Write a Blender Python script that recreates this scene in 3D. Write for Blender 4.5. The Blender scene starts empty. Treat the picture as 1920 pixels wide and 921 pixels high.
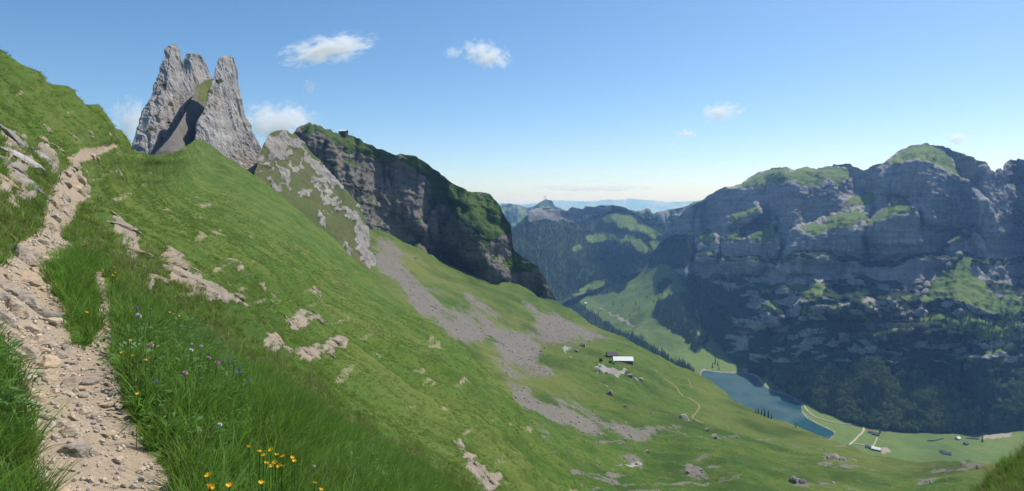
import bpy, bmesh, math, random
import numpy as np
from mathutils import Vector, Matrix, Euler

# ------------------------------------------------------------------ camera, sky, sun, exposure
SC = bpy.context.scene
F, CX, HZ = 1144.0, 960.0, 385.0            # focal length and principal point in photo pixels
cam_d = bpy.data.cameras.new("camera")
cam = bpy.data.objects.new("camera", cam_d)
SC.collection.objects.link(cam)
cam_d.sensor_width = 36.0
cam_d.lens = F / 1920.0 * 36.0
cam_d.shift_y = -(460.5 - HZ) / 1920.0
cam_d.clip_start = 0.05
cam_d.clip_end = 200000.0
cam.location = (0, 0, 0)
cam.rotation_euler = (math.radians(90), 0, 0)
SC.camera = cam

SUN_AZ, SUN_EL = math.radians(50), math.radians(56)   # azimuth from +Y towards +X
world = bpy.data.worlds.new("World")
SC.world = world
world.use_nodes = True
wn, wl = world.node_tree.nodes, world.node_tree.links
wn.clear()
sky = wn.new("ShaderNodeTexSky")
sky.sky_type = 'NISHITA'
sky.sun_disc = False
sky.sun_elevation = SUN_EL
sky.sun_rotation = SUN_AZ
sky.altitude = 2500
sky.air_density = 1.0
sky.dust_density = 5.0
sky.ozone_density = 2.0
bg = wn.new("ShaderNodeBackground")
bg.inputs[1].default_value = 0.125
wo = wn.new("ShaderNodeOutputWorld")
hsv = wn.new("ShaderNodeHueSaturation")
hsv.inputs["Hue"].default_value = 0.495
hsv.inputs["Saturation"].default_value = 1.2
wl.new(sky.outputs[0], hsv.inputs["Color"])
wl.new(hsv.outputs[0], bg.inputs[0])
wl.new(bg.outputs[0], wo.inputs[0])

sun_d = bpy.data.lights.new("sun", 'SUN')
sun_d.energy = 4.2
sun_d.angle = math.radians(0.53)
sun_d.color = (1.0, 0.955, 0.89)
sun = bpy.data.objects.new("sun", sun_d)
SC.collection.objects.link(sun)
S = Vector((math.cos(SUN_EL) * math.sin(SUN_AZ), math.cos(SUN_EL) * math.cos(SUN_AZ), math.sin(SUN_EL)))
sun.rotation_euler = (-S).to_track_quat('-Z', 'Y').to_euler()

SC.view_settings.view_transform = 'Standard'
SC.view_settings.look = 'None'
SC.view_settings.exposure = 0.28
SC.view_settings.gamma = 1.0
SC.render.engine = 'CYCLES'
SC.cycles.use_denoising = True
try:
    SC.cycles.denoiser = 'OPENIMAGEDENOISE'
    SC.cycles.denoising_input_passes = 'RGB_ALBEDO_NORMAL'
    SC.cycles.denoising_prefilter = 'ACCURATE'
except Exception:
    pass
SC.cycles.max_bounces = 5
SC.cycles.diffuse_bounces = 2
SC.cycles.glossy_bounces = 2
SC.cycles.transmission_bounces = 3
SC.cycles.transparent_max_bounces = 6
SC.cycles.volume_bounces = 6

RNG = np.random.default_rng(11)
random.seed(5)

# ------------------------------------------------------------------ numeric helpers
def hash3(ix, iy, iz, seed):
    h = (ix.astype(np.int64) * 374761393 + iy.astype(np.int64) * 668265263 + iz.astype(np.int64) * 2147483647 + seed * 974634721) & 0xFFFFFFFF
    h = ((h ^ (h >> 13)) * 1274126177) & 0xFFFFFFFF
    h = ((h ^ (h >> 16)) * 2246822519) & 0xFFFFFFFF
    h = h ^ (h >> 15)
    return h.astype(np.float64) / 4294967295.0 * 2 - 1

def vnoise(x, y, z, seed=0):
    x, y, z = np.broadcast_arrays(np.asarray(x, float), np.asarray(y, float), np.asarray(z, float))
    ix, iy, iz = np.floor(x), np.floor(y), np.floor(z)
    fx, fy, fz = x - ix, y - iy, z - iz
    fx, fy, fz = [t * t * t * (t * (t * 6 - 15) + 10) for t in (fx, fy, fz)]
    r = 0
    for dx in (0, 1):
        wx = fx if dx else 1 - fx
        for dy in (0, 1):
            wy = fy if dy else 1 - fy
            for dz in (0, 1):
                wz = fz if dz else 1 - fz
                r = r + wx * wy * wz * hash3(ix + dx, iy + dy, iz + dz, seed)
    return r

def fbm(x, y, z, octv=4, seed=0, gain=0.5, lac=2.03):
    a, s, r, t = 1.0, 1.0, 0, 0
    for o in range(octv):
        r = r + a * vnoise(x * s, y * s, z * s, seed + o * 17)
        t += a
        a *= gain
        s *= lac
    return r / t * 1.6

def ridged(x, y, z, octv=4, seed=0):
    a, s, r, t = 1.0, 1.0, 0, 0
    for o in range(octv):
        r = r + a * (1 - 2.2 * np.abs(vnoise(x * s, y * s, z * s, seed + o * 13)))
        t += a
        a *= 0.5
        s *= 2.1
    return r / t

def tps(ctrl):
    c = np.array(ctrl, float)
    X = c[:, :2] / 400.0
    n = len(c)
    d2 = ((X[:, None] - X[None]) ** 2).sum(-1)
    K = np.where(d2 > 0, d2 * np.log(d2 + 1e-12) * 0.5, 0)
    Pm = np.c_[np.ones(n), X]
    A = np.zeros((n + 3, n + 3))
    A[:n, :n] = K + np.eye(n) * 0.002
    A[:n, n:] = Pm
    A[n:, :n] = Pm.T
    w = np.linalg.solve(A, np.r_[np.log(c[:, 2]), 0, 0, 0])
    def ev(px, py):
        sh = px.shape
        x, y = px.ravel() / 400.0, py.ravel() / 400.0
        r = w[n] + w[n + 1] * x + w[n + 2] * y
        for i in range(n):
            q = (x - X[i, 0]) ** 2 + (y - X[i, 1]) ** 2
            r = r + w[i] * np.where(q > 0, q * np.log(q + 1e-12) * 0.5, 0)
        return np.exp(r).reshape(sh)
    return ev

def inpoly(px, py, poly):
    r = np.zeros(px.shape, bool)
    n = len(poly)
    for i in range(n):
        x1, y1 = poly[i]
        x2, y2 = poly[(i + 1) % n]
        if y1 == y2:
            continue
        c = ((y1 > py) != (y2 > py)) & (px < (x2 - x1) * (py - y1) / (y2 - y1) + x1)
        r ^= c
    return r

def paint(px, py, polys, amp=6.0, scale=14.0, seed=3, soft=2.0):
    """soft mask of polygons with a ragged outline"""
    wx = fbm(px / scale, py / scale, 0 * px + 1.3, 3, seed) * amp
    wy = fbm(px / scale, py / scale, 0 * px + 7.7, 3, seed + 50) * amp
    m = np.zeros(px.shape)
    offs = ((0, 0), (-soft, 0), (soft, 0), (0, -soft), (0, soft))
    for pl in polys:
        a = np.array(pl)
        mnx, mny = a.min(0) - amp * 2 - soft
        mxx, mxy = a.max(0) + amp * 2 + soft
        sel = (px > mnx) & (px < mxx) & (py > mny) & (py < mxy)
        if not sel.any():
            continue
        sx, sy = (px + wx)[sel], (py + wy)[sel]
        acc = 0
        for ox, oy in offs:
            acc = acc + inpoly(sx + ox, sy + oy, pl)
        m[sel] = np.maximum(m[sel], acc / len(offs))
    return m

def ragged(mask, px, py, seed, s1=26.0, s2=7.0, a=0.5, k=3.0, stretch=None):
    """blurred mask + fractal noise, thresholded again: frayed outline with islands"""
    qx, qy = (px, py) if stretch is None else stretch
    n = fbm(qx / s1, qy / s1, 0, 3, seed) * 0.6 + fbm(qx / s2, qy / s2, 3.3, 3, seed + 7) * 0.5
    return np.clip((mask + a * n - 0.5) * k + 0.5, 0, 1) * np.clip(mask * 6, 0, 1)

def smooth_cols(a, sig):
    k = np.arange(-int(3 * sig), int(3 * sig) + 1)
    w = np.exp(-k ** 2 / (2 * sig * sig))
    w /= w.sum()
    pad = len(k) // 2
    b = np.pad(a, ((0, 0), (pad, pad)), mode='edge')
    return sum(w[i] * b[:, i:i + a.shape[1]] for i in range(len(k)))

def smooth_rows(a, sig):
    return smooth_cols(a.T, sig).T

def uv(px, py):
    return (px - CX) / F, (HZ - py) / F

def unproj(px, py, Y):
    u, v = uv(np.asarray(px, float), np.asarray(py, float))
    return np.stack([u * Y, 0 * u + Y, v * Y], -1)

def on_level(px, py, z):
    u, v = uv(px, py)
    Y = z / v
    return Vector((u * Y, Y, z))

# ------------------------------------------------------------------ object helpers
COL = SC.collection

def tag(o, label=None, cat=None, group=None, kind=None):
    if label: o["label"] = label
    if cat: o["category"] = cat
    if group: o["group"] = group
    if kind: o["kind"] = kind
    return o

def link(name, me, mat=None, parent=None):
    o = bpy.data.objects.new(name, me)
    if mat is not None and me is not None and not me.materials:
        me.materials.append(mat)
    COL.objects.link(o)
    if parent is not None:
        o.parent = parent
    return o

def empty(name, loc, rz=0.0):
    o = bpy.data.objects.new(name, None)
    o.empty_display_size = 0.2
    COL.objects.link(o)
    o.location = loc
    o.rotation_euler = (0, 0, rz)
    return o

def fast_mesh(name, co, quads=None, tris=None, smooth=True):
    me = bpy.data.meshes.new(name)
    co = np.asarray(co, np.float32).reshape(-1, 3)
    me.vertices.add(len(co))
    me.vertices.foreach_set("co", co.ravel())
    lv, ls, st = [], [], 0
    for f, k in ((quads, 4), (tris, 3)):
        if f is None or len(f) == 0:
            continue
        f = np.asarray(f, np.int32).reshape(-1, k)
        lv.append(f.ravel())
        ls.append(st + np.arange(len(f), dtype=np.int32) * k)
        st += f.size
    lv = np.concatenate(lv)
    ls = np.concatenate(ls)
    me.loops.add(len(lv))
    me.loops.foreach_set("vertex_index", lv)
    me.polygons.add(len(ls))
    me.polygons.foreach_set("loop_start", ls)
    me.update(calc_edges=True)
    me.polygons.foreach_set("use_smooth", np.full(len(ls), bool(smooth)))
    return me

def color_attr(me, arr):
    at = me.color_attributes.new("zone", 'FLOAT_COLOR', 'POINT')
    a = np.ones((len(me.vertices), 4), np.float32)
    a[:, :arr.shape[1]] = arr
    at.data.foreach_set("color", a.ravel())

class Sheet:
    """terrain sampled on a grid of photo pixels, each vertex at its own real distance"""
    def __init__(self, x0, x1, T, B, sx, sy):
        T, B = np.array(T, float), np.array(B, float)
        self.xs = np.arange(x0, x1 + sx, sx, dtype=float)
        self.T = np.interp(self.xs, T[:, 0], T[:, 1])
        self.B = np.interp(self.xs, B[:, 0], B[:, 1])
        self.nr = int(max(4, (self.B - self.T).max() / sy)) + 1
        s = np.linspace(0, 1, self.nr)[:, None]
        self.px = np.broadcast_to(self.xs[None], (self.nr, len(self.xs))).copy()
        self.py = self.T[None] * (1 - s) + self.B[None] * s
        self.Y = None
        self.back = 0
    def set_Y(self, Y):
        self.Y = Y
        self.P = unproj(self.px, self.py, Y)
    def integrate(self, Y0, theta):
        """theta: slope angle (radians) on the grid; walk every column up from its foot"""
        u, v = uv(self.px, self.py)
        tn = np.tan(theta) * np.sqrt(1 + u * u)
        vm = 0.5 * (v[1:] + v[:-1])
        tm = 0.5 * (tn[1:] + tn[:-1])
        dv = v[:-1] - v[1:]
        d = dv / np.maximum(tm - vm, 0.075)
        ln = np.zeros(self.py.shape)
        ln[:-1] = np.cumsum(d[::-1], 0)[::-1]
        return np.log(Y0)[None] + ln
    def normals(self):
        P = self.P
        dx = np.gradient(P, axis=1)
        dy = np.gradient(P, axis=0)
        n = np.cross(dx, -dy)
        n /= np.linalg.norm(n, axis=-1, keepdims=True) + 1e-12
        return n
    def displace(self, d, dirs=None):
        n = self.normals() if dirs is None else dirs
        self.P = self.P + n * d[..., None]
    def sample(self, px, py):
        px, py = np.asarray(px, float), np.asarray(py, float)
        c = np.clip((px - self.xs[0]) / (self.xs[1] - self.xs[0]), 0, len(self.xs) - 1.001)
        T = np.interp(px, self.xs, self.T)
        B = np.interp(px, self.xs, self.B)
        r = np.clip((py - T) / (B - T) * (self.nr - 1), 0, self.nr - 1.001)
        return self.bil(self.P, r, c)
    def bil(self, A, r, c):
        i, j = np.floor(r).astype(int), np.floor(c).astype(int)
        fr, fc = (r - i), (c - j)
        if A.ndim == 3:
            fr, fc = fr[..., None], fc[..., None]
        return (A[i, j] * (1 - fr) * (1 - fc) + A[i + 1, j] * fr * (1 - fc) + A[i, j + 1] * (1 - fr) * fc + A[i + 1, j + 1] * fr * fc)
    def frame(self, px, py):
        """point, right tangent, down-slope tangent, normal"""
        p = self.sample(px, py)
        a = self.sample(px + 3, py) - self.sample(px - 3, py)
        b = self.sample(px, py + 3) - self.sample(px, py - 3)
        n = np.cross(a, -b)
        n = n / (np.linalg.norm(n) + 1e-12)
        t = a / (np.linalg.norm(a) + 1e-12)
        return p, t, np.cross(t, n), n
    def mesh(self, name, zone, rolls=None, smooth=True, split=None):
        """rolls: [(away, down)] metres behind the top edge. split: mask -> second mesh"""
        P, Z = self.P, zone
        if rolls:
            top = P[0]
            rad = top[:, :2] / np.linalg.norm(top[:, :2], axis=1, keepdims=True)
            rows = []
            for k, (away, down) in enumerate(rolls):
                q = top.copy()
                q[:, :2] += rad * away
                q[:, 2] -= down
                q[:, 2] += fbm(q[:, 0] / (away + 5), q[:, 1] / (away + 5), 0, 2, 9) * down * 0.12
                rows.append(q)
            P = np.concatenate([np.array(rows[::-1]), P], 0)
            Z = np.concatenate([np.repeat(Z[:1], len(rolls), 0), Z], 0)
            if split is not None:
                split = np.concatenate([np.repeat(split[:1], len(rolls), 0), split], 0)
        nr, nc = P.shape[:2]
        idx = np.arange(nr * nc).reshape(nr, nc)
        q = np.stack([idx[:-1, :-1], idx[1:, :-1], idx[1:, 1:], idx[:-1, 1:]], -1).reshape(-1, 4)
        if split is None:
            me = fast_mesh(name, P, quads=q, smooth=smooth)
            color_attr(me, Z.reshape(-1, Z.shape[-1]))
            return me
        sm = split.ravel()[q].mean(1) > 0.5
        out = []
        for sel in (~sm, sm):
            qq = q[sel]
            used, inv = np.unique(qq, return_inverse=True)
            me = fast_mesh(name, P.reshape(-1, 3)[used], quads=inv.reshape(-1, 4), smooth=smooth)
            color_attr(me, Z.reshape(-1, Z.shape[-1])[used])
            out.append(me)
        return out

# ------------------------------------------------------------------ materials
def new_mat(name):
    m = bpy.data.materials.new(name)
    m.use_nodes = True
    nt = m.node_tree
    nt.nodes.clear()
    return m, nt

class NB:
    def __init__(self, nt):
        self.nt, self.n, self.l = nt, nt.nodes, nt.links
    def new(self, t, **kw):
        nd = self.n.new(t)
        for k, v in kw.items():
            setattr(nd, k, v)
        return nd
    def noise(self, vec, scale, detail=4, rough=0.55):
        nd = self.new("ShaderNodeTexNoise")
        nd.inputs["Scale"].default_value = scale
        nd.inputs["Detail"].default_value = detail
        nd.inputs["Roughness"].default_value = rough
        if vec is not None:
            self.l.new(vec, nd.inputs["Vector"])
        return nd.outputs["Fac"]
    def ramp(self, fac, stops):
        nd = self.new("ShaderNodeValToRGB")
        el = nd.color_ramp.elements
        el[0].position, el[1].position = stops[0][0], stops[-1][0]
        for _ in range(len(stops) - 2):
            el.new(0.5)
        for e, (p, c) in zip(el, stops):
            e.position = p
            e.color = (*c, 1) if len(c) == 3 else c
        self.l.new(fac, nd.inputs[0])
        return nd.outputs[0]
    def mix(self, fac, a, b, mode='MIX'):
        nd = self.new("ShaderNodeMix", data_type='RGBA', blend_type=mode)
        for i, s in ((0, fac), (6, a), (7, b)):
            if isinstance(s, (int, float)):
                nd.inputs[i].default_value = s
            elif isinstance(s, tuple):
                nd.inputs[i].default_value = (*s, 1)
            else:
                self.l.new(s, nd.inputs[i])
        return nd.outputs[2]
    def math(self, op, a, b=0.0, c=None, clamp=False):
        nd = self.new("ShaderNodeMath", operation=op, use_clamp=clamp)
        for i, s in enumerate((a, b, c)):
            if s is None:
                continue
            if isinstance(s, (int, float)):
                nd.inputs[i].default_value = s
            else:
                self.l.new(s, nd.inputs[i])
        return nd.outputs[0]
    def scaled(self, vec, s):
        nd = self.new("ShaderNodeMapping")
        nd.inputs["Scale"].default_value = s
        self.l.new(vec, nd.inputs["Vector"])
        return nd.outputs[0]
    def out(self, shader):
        o = self.new("ShaderNodeOutputMaterial")
        self.l.new(shader, o.inputs[0])

def edge(nb, mask, noise, width=0.25, amp=0.9):
    """break a soft mask up with a noise field"""
    s = nb.math('ADD', mask, nb.math('MULTIPLY', nb.math('SUBTRACT', noise, 0.5), amp))
    nd = nb.new("ShaderNodeMapRange", interpolation_type='SMOOTHSTEP')
    nb.l.new(s, nd.inputs[0])
    nd.inputs[1].default_value = 0.5 - width / 2
    nd.inputs[2].default_value = 0.5 + width / 2
    return nd.outputs[0]

def terrain_mat(name, unit, grass, rock, scree, wood, bump=0.5, streak=1.0):
    """unit: size in metres of the finest visible grain. zone.R rock, G scree/earth, B woodland/dark scrub"""
    m, nt = new_mat(name)
    nb = NB(nt)
    geo = nb.new("ShaderNodeNewGeometry").outputs["Position"]
    zone = nb.new("ShaderNodeAttribute", attribute_name="zone")
    sep = nb.new("ShaderNodeSeparateColor")
    nb.l.new(zone.outputs["Color"], sep.inputs[0])
    big = nb.noise(geo, 1 / (unit * 40), 5)
    mid = nb.noise(geo, 1 / (unit * 8), 5, 0.6)
    fine = nb.noise(geo, 1 / (unit * 1.6), 4, 0.65)
    # grass
    g = nb.mix(nb.ramp(big, [(0.3, (0, 0, 0)), (0.7, (1, 1, 1))]), grass[0], grass[1])
    g = nb.mix(nb.ramp(mid, [(0.42, (0, 0, 0)), (0.66, (1, 1, 1))]), g, grass[2])
    g = nb.mix(nb.math('MULTIPLY', nb.ramp(fine, [(0.38, (1, 1, 1)), (0.58, (0, 0, 0))]), 0.75), g, grass[3])
    huge = nb.noise(geo, 1 / (unit * 260), 4, 0.6)
    g = nb.mix(nb.math('MULTIPLY', nb.ramp(huge, [(0.42, (0, 0, 0)), (0.6, (1, 1, 1))]), 0.8), g, grass[2])
    g = nb.mix(nb.math('MULTIPLY', nb.ramp(nb.noise(geo, 1 / (unit * 95), 5, 0.65), [(0.38, (1, 1, 1)), (0.52, (0, 0, 0))]), 0.7), g, grass[3])
    # rock: streaked vertically and bedded
    st = nb.noise(nb.scaled(geo, (1 / (unit * 5), 1 / (unit * 5), 1 / (unit * 22 * streak))), 1.0, 6, 0.65)
    bed = nb.noise(nb.scaled(geo, (1 / (unit * 60), 1 / (unit * 60), 1 / (unit * 6))), 1.0, 5, 0.6)
    r = nb.mix(nb.ramp(st, [(0.32, (0, 0, 0)), (0.64, (1, 1, 1))]), rock[0], rock[1])
    r = nb.mix(nb.math('MULTIPLY', nb.ramp(bed, [(0.40, (1, 1, 1)), (0.56, (0, 0, 0))]), 0.38), r, rock[2])
    r = nb.mix(nb.math('MULTIPLY', nb.ramp(big, [(0.5, (0, 0, 0)), (0.7, (1, 1, 1))]), 0.6), r, rock[3])
    r = nb.mix(nb.math('MULTIPLY', nb.ramp(fine, [(0.3, (1, 1, 1)), (0.46, (0, 0, 0))]), 0.3), r, rock[2])
    sc = nb.mix(fine, scree[0], scree[1])
    sc = nb.mix(nb.ramp(mid, [(0.4, (0, 0, 0)), (0.7, (1, 1, 1))]), sc, scree[2])
    wd = nb.mix(mid, wood[0], wood[1])
    col = nb.mix(edge(nb, sep.outputs[2], mid), g, wd)
    col = nb.mix(edge(nb, sep.outputs[1], nb.mix(0.5, fine, mid), 0.45, 2.4), col, sc)
    rmask = edge(nb, sep.outputs[0], nb.mix(0.5, mid, fine), 0.3, 1.7)
    col = nb.mix(rmask, col, r)
    bs = nb.new("ShaderNodeBsdfPrincipled")
    nb.l.new(col, bs.inputs["Base Color"])
    bs.inputs["Roughness"].default_value = 0.92
    bs.inputs["Specular IOR Level"].default_value = 0.12
    h = nb.math('ADD', nb.math('MULTIPLY', mid, 2.0), nb.math('ADD', fine, nb.math('MULTIPLY', nb.math('MULTIPLY', st, rmask), 3.0)))
    bp = nb.new("ShaderNodeBump")
    bp.inputs["Strength"].default_value = bump
    bp.inputs["Distance"].default_value = unit * 1.2
    nb.l.new(h, bp.inputs["Height"])
    nb.l.new(bp.outputs[0], bs.inputs["Normal"])
    nb.out(bs.outputs[0])
    return m

GREY = ((.20, .195, .185), (.36, .35, .325), (.085, .082, .08), (.30, .25, .19))
SCREE = ((.105, .098, .083), (.215, .198, .168), (.165, .15, .122))
WOOD = ((.012, .026, .010), (.028, .052, .018))
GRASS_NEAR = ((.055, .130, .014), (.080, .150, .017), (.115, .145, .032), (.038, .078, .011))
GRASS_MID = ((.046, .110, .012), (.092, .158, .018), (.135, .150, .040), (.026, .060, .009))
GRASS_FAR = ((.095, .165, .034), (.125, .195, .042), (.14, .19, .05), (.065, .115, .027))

def simple_mat(name, color, color2=None, scale=20.0, rough=0.8, bump=0.0, spec=0.2, translucent=0.0, vary=False):
    m, nt = new_mat(name)
    nb = NB(nt)
    tc = nb.new("ShaderNodeTexCoord").outputs["Object"]
    nz = nb.noise(tc, scale, 4)
    col = nb.mix(nz, color, color2 or tuple(c * 0.7 for c in color))
    if vary:
        oi = nb.new("ShaderNodeObjectInfo").outputs["Random"]
        hs = nb.new("ShaderNodeHueSaturation")
        nb.l.new(col, hs.inputs["Color"])
        nb.l.new(nb.math('ADD', 0.478, nb.math('MULTIPLY', oi, 0.035)), hs.inputs["Hue"])
        nb.l.new(nb.math('ADD', 0.6, nb.math('MULTIPLY', oi, 0.85)), hs.inputs["Value"])
        col = hs.outputs[0]
    bs = nb.new("ShaderNodeBsdfPrincipled")
    nb.l.new(col, bs.inputs["Base Color"])
    bs.inputs["Roughness"].default_value = rough
    bs.inputs["Specular IOR Level"].default_value = spec
    if bump:
        bp = nb.new("ShaderNodeBump")
        bp.inputs["Strength"].default_value = bump
        bp.inputs["Distance"].default_value = 0.05
        nb.l.new(nz, bp.inputs["Height"])
        nb.l.new(bp.outputs[0], bs.inputs["Normal"])
    sh = bs.outputs[0]
    if translucent:
        tr = nb.new("ShaderNodeBsdfTranslucent")
        nb.l.new(col, tr.inputs["Color"])
        mx = nb.new("ShaderNodeMixShader")
        mx.inputs[0].default_value = translucent
        nb.l.new(sh, mx.inputs[1])
        nb.l.new(tr.outputs[0], mx.inputs[2])
        sh = mx.outputs[0]
    nb.out(sh)
    return m

# =================================================================== LARGE STRUCTURE
# ------------------------------------------------------------------ near hillside with the trail
HT = [(-260, -80), (0, 95), (60, 138), (120, 176), (180, 218), (230, 256), (262, 285), (290, 292), (320, 288), (345, 277), (365, 262), (385, 268),
      (420, 290), (470, 322), (520, 360), (560, 395), (600, 428), (640, 462), (680, 500), (720, 540), (780, 585), (830, 620), (880, 662), (930, 712),
      (960, 748), (1000, 800), (1040, 850), (1090, 921), (1150, 1010)]
HB = [(-260, 1180), (1150, 1180)]
HC = [(-260, -80, 36), (0, 95, 30), (150, 196, 46), (290, 292, 85), (365, 262, 330), (420, 290, 330), (520, 360, 320), (600, 428, 300), (690, 510, 260), (780, 585, 220),
      (860, 640, 180), (930, 712, 140), (1000, 800, 105), (1090, 921, 80), (1150, 1010, 70),
      (700, 700, 55), (800, 800, 42), (870, 850, 33), (940, 921, 34), (1000, 921, 48), (600, 550, 110), (500, 450, 130), (450, 380, 205), (400, 320, 295), (330, 330, 165),
      (300, 400, 60), (200, 330, 40), (200, 400, 22), (350, 450, 40), (250, 300, 62), (100, 250, 25), (50, 150, 28), (0, 250, 14), (50, 320, 12.5), (0, 400, 7.4),
      (60, 400, 9.5), (100, 385, 10.5), (130, 330, 18), (150, 300, 25), (190, 275, 40), (0, 500, 5.2), (60, 500, 6), (130, 500, 6.8), (200, 480, 9), (0, 600, 4.2),
      (100, 600, 4.9), (200, 600, 5.4), (300, 600, 6.9), (100, 700, 3.9), (200, 700, 4.1), (300, 700, 4.6), (400, 700, 5.7), (0, 700, 3.5), (0, 800, 2.9), (100, 800, 3.2),
      (200, 800, 3.4), (300, 800, 3.7), (450, 800, 4.7), (600, 850, 6.0), (0, 921, 2.45), (100, 921, 2.7), (200, 921, 2.8), (300, 921, 3.0), (450, 921, 3.6), (600, 921, 4.7),
      (750, 921, 7.0), (850, 921, 12), (-260, 400, 5), (-260, 921, 1.9), (0, 1100, 1.8), (300, 1100, 2.1), (600, 1100, 3), (900, 1100, 10), (1150, 1100, 50),
      (480, 715, 7.2), (560, 735, 9.0), (640, 790, 9.5), (720, 860, 9.5), (520, 660, 20), (620, 720, 24), (720, 790, 26), (560, 670, 25), (500, 600, 28), (400, 520, 24),
      (260, 480, 13), (420, 620, 12), (700, 600, 120), (820, 700, 85), (900, 780, 62), (1000, 860, 70)]
hill = Sheet(-260, 1150, HT, HB, 3.2, 2.6)
hill.set_Y(tps(HC)(hill.px, hill.py))
px, py = hill.px, hill.py
TRAIL = [(70, 925), (62, 860), (35, 790), (40, 740), (12, 670), (0, 640), (-60, 560), (-60, 500), (0, 490), (30, 465), (75, 420), (80, 385), (98, 350), (112, 325), (122, 300),
         (145, 284), (200, 268), (218, 272), (180, 290), (160, 305), (170, 335), (162, 360), (172, 372), (140, 385), (135, 410), (118, 440), (142, 465), (92, 500), (82, 525),
         (118, 560), (118, 595), (135, 645), (160, 655), (188, 620), (185, 560), (165, 515), (192, 505), (206, 560), (216, 620), (210, 680), (232, 760), (275, 840), (312, 890),
         (322, 925), (340, 1180), (60, 1180)]
ROCKY = [[(195, 415), (225, 425), (300, 530), (290, 545)], [(295, 480), (330, 490), (360, 555), (345, 560)], [(325, 500), (400, 560), (460, 580), (440, 590), (380, 565), (335, 530)],
         [(365, 485), (405, 515), (400, 525), (370, 500)], [(415, 490), (445, 510), (440, 520), (415, 500)], [(420, 525), (445, 545), (435, 550)], [(480, 530), (500, 545), (490, 550)],
         [(530, 600), (560, 580), (590, 600), (580, 615), (540, 615)], [(485, 640), (520, 645), (580, 650), (635, 640), (640, 655), (600, 675), (500, 670)], [(585, 540), (602, 545), (600, 555)],
         [(860, 815), (880, 822), (895, 860), (930, 905), (935, 925), (905, 925), (885, 880)],
         [(0, 250), (25, 245), (55, 300), (70, 375), (45, 370), (15, 330)], [(60, 275), (95, 290), (100, 335), (80, 325)], [(0, 325), (25, 340), (38, 395), (20, 390), (0, 350)]]
m_trail = paint(px, py, [TRAIL], 7, 18, 5, 2)
m_rock = ragged(smooth_cols(paint(px, py, ROCKY, 5, 10, 8, 3), 1.2), px, py, 18, 14, 5, 0.9, 1.6) * 0.85
P0 = hill.P
Yh = hill.Y
# relief: broad swells, tussocks, small steps; the trail is smoother
sw = fbm(P0[..., 0] / 9, P0[..., 1] / 9, 0, 4, 21) * 0.016 * np.clip(Yh, 3, 60)
tus = fbm(P0[..., 0] / (0.05 * Yh), P0[..., 1] / (0.05 * Yh), P0[..., 2] / (0.05 * Yh), 4, 33) * 0.0035 * Yh
tus = tus + fbm(P0[..., 0] / (0.25 * Yh), P0[..., 1] / (0.25 * Yh), P0[..., 2] / (0.022 * Yh), 3, 35) * 0.0032 * Yh * np.clip((Yh - 9) / 10, 0, 1)
ledge = ridged(P0[..., 0] / 1.3, P0[..., 1] / 1.3, P0[..., 2] / 0.8, 3, 4) * 0.05
rel = (sw + tus) * np.where(m_trail > 0.5, 0.55, 1.0) + ledge * (0.8 * m_rock + 0.3 * m_trail) * np.clip(Yh / 6, .6, 3) + m_rock * 0.002 * Yh - m_trail * 0.02
far = np.clip((Yh - 90) / 120, 0, 1)
rel *= (1 - 0.55 * far)
hill.displace(smooth_cols(rel, 0.6))
soil = np.clip((fbm(px / 34 + py / 50, py / 12, 0, 4, 37) - 0.66) * 3, 0, 0.5) * np.clip((Yh - 12) / 10, 0, 1) * np.clip((240 - Yh) / 80, 0, 1)
hill.zone = np.stack([m_rock, np.maximum(m_trail, soil * (m_trail < 0.1)), 0 * m_rock], -1)
M_HILL = terrain_mat("hillside_turf", 0.06, GRASS_NEAR, ((.24, .205, .16), (.36, .30, .225), (.10, .085, .07), (.32, .24, .16)), ((.21, .165, .115), (.42, .335, .24), (.33, .26, .18)), WOOD, 0.6)

def far_grain(m):
    return m
hz_ = hill.zone
me_hill, me_trail = hill.mesh("hillside", hz_, rolls=[(1.5, 0.4), (6, 3.5), (18, 14), (45, 45), (90, 110)], split=m_trail)
o_hill = tag(link("hillside", me_hill, M_HILL), "steep green grass hillside with tan rock ledges falling to the right", kind="structure")
o_trail = tag(link("path", me_trail, M_HILL), "stony tan mountain path climbing along the left slope", kind="structure")

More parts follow.
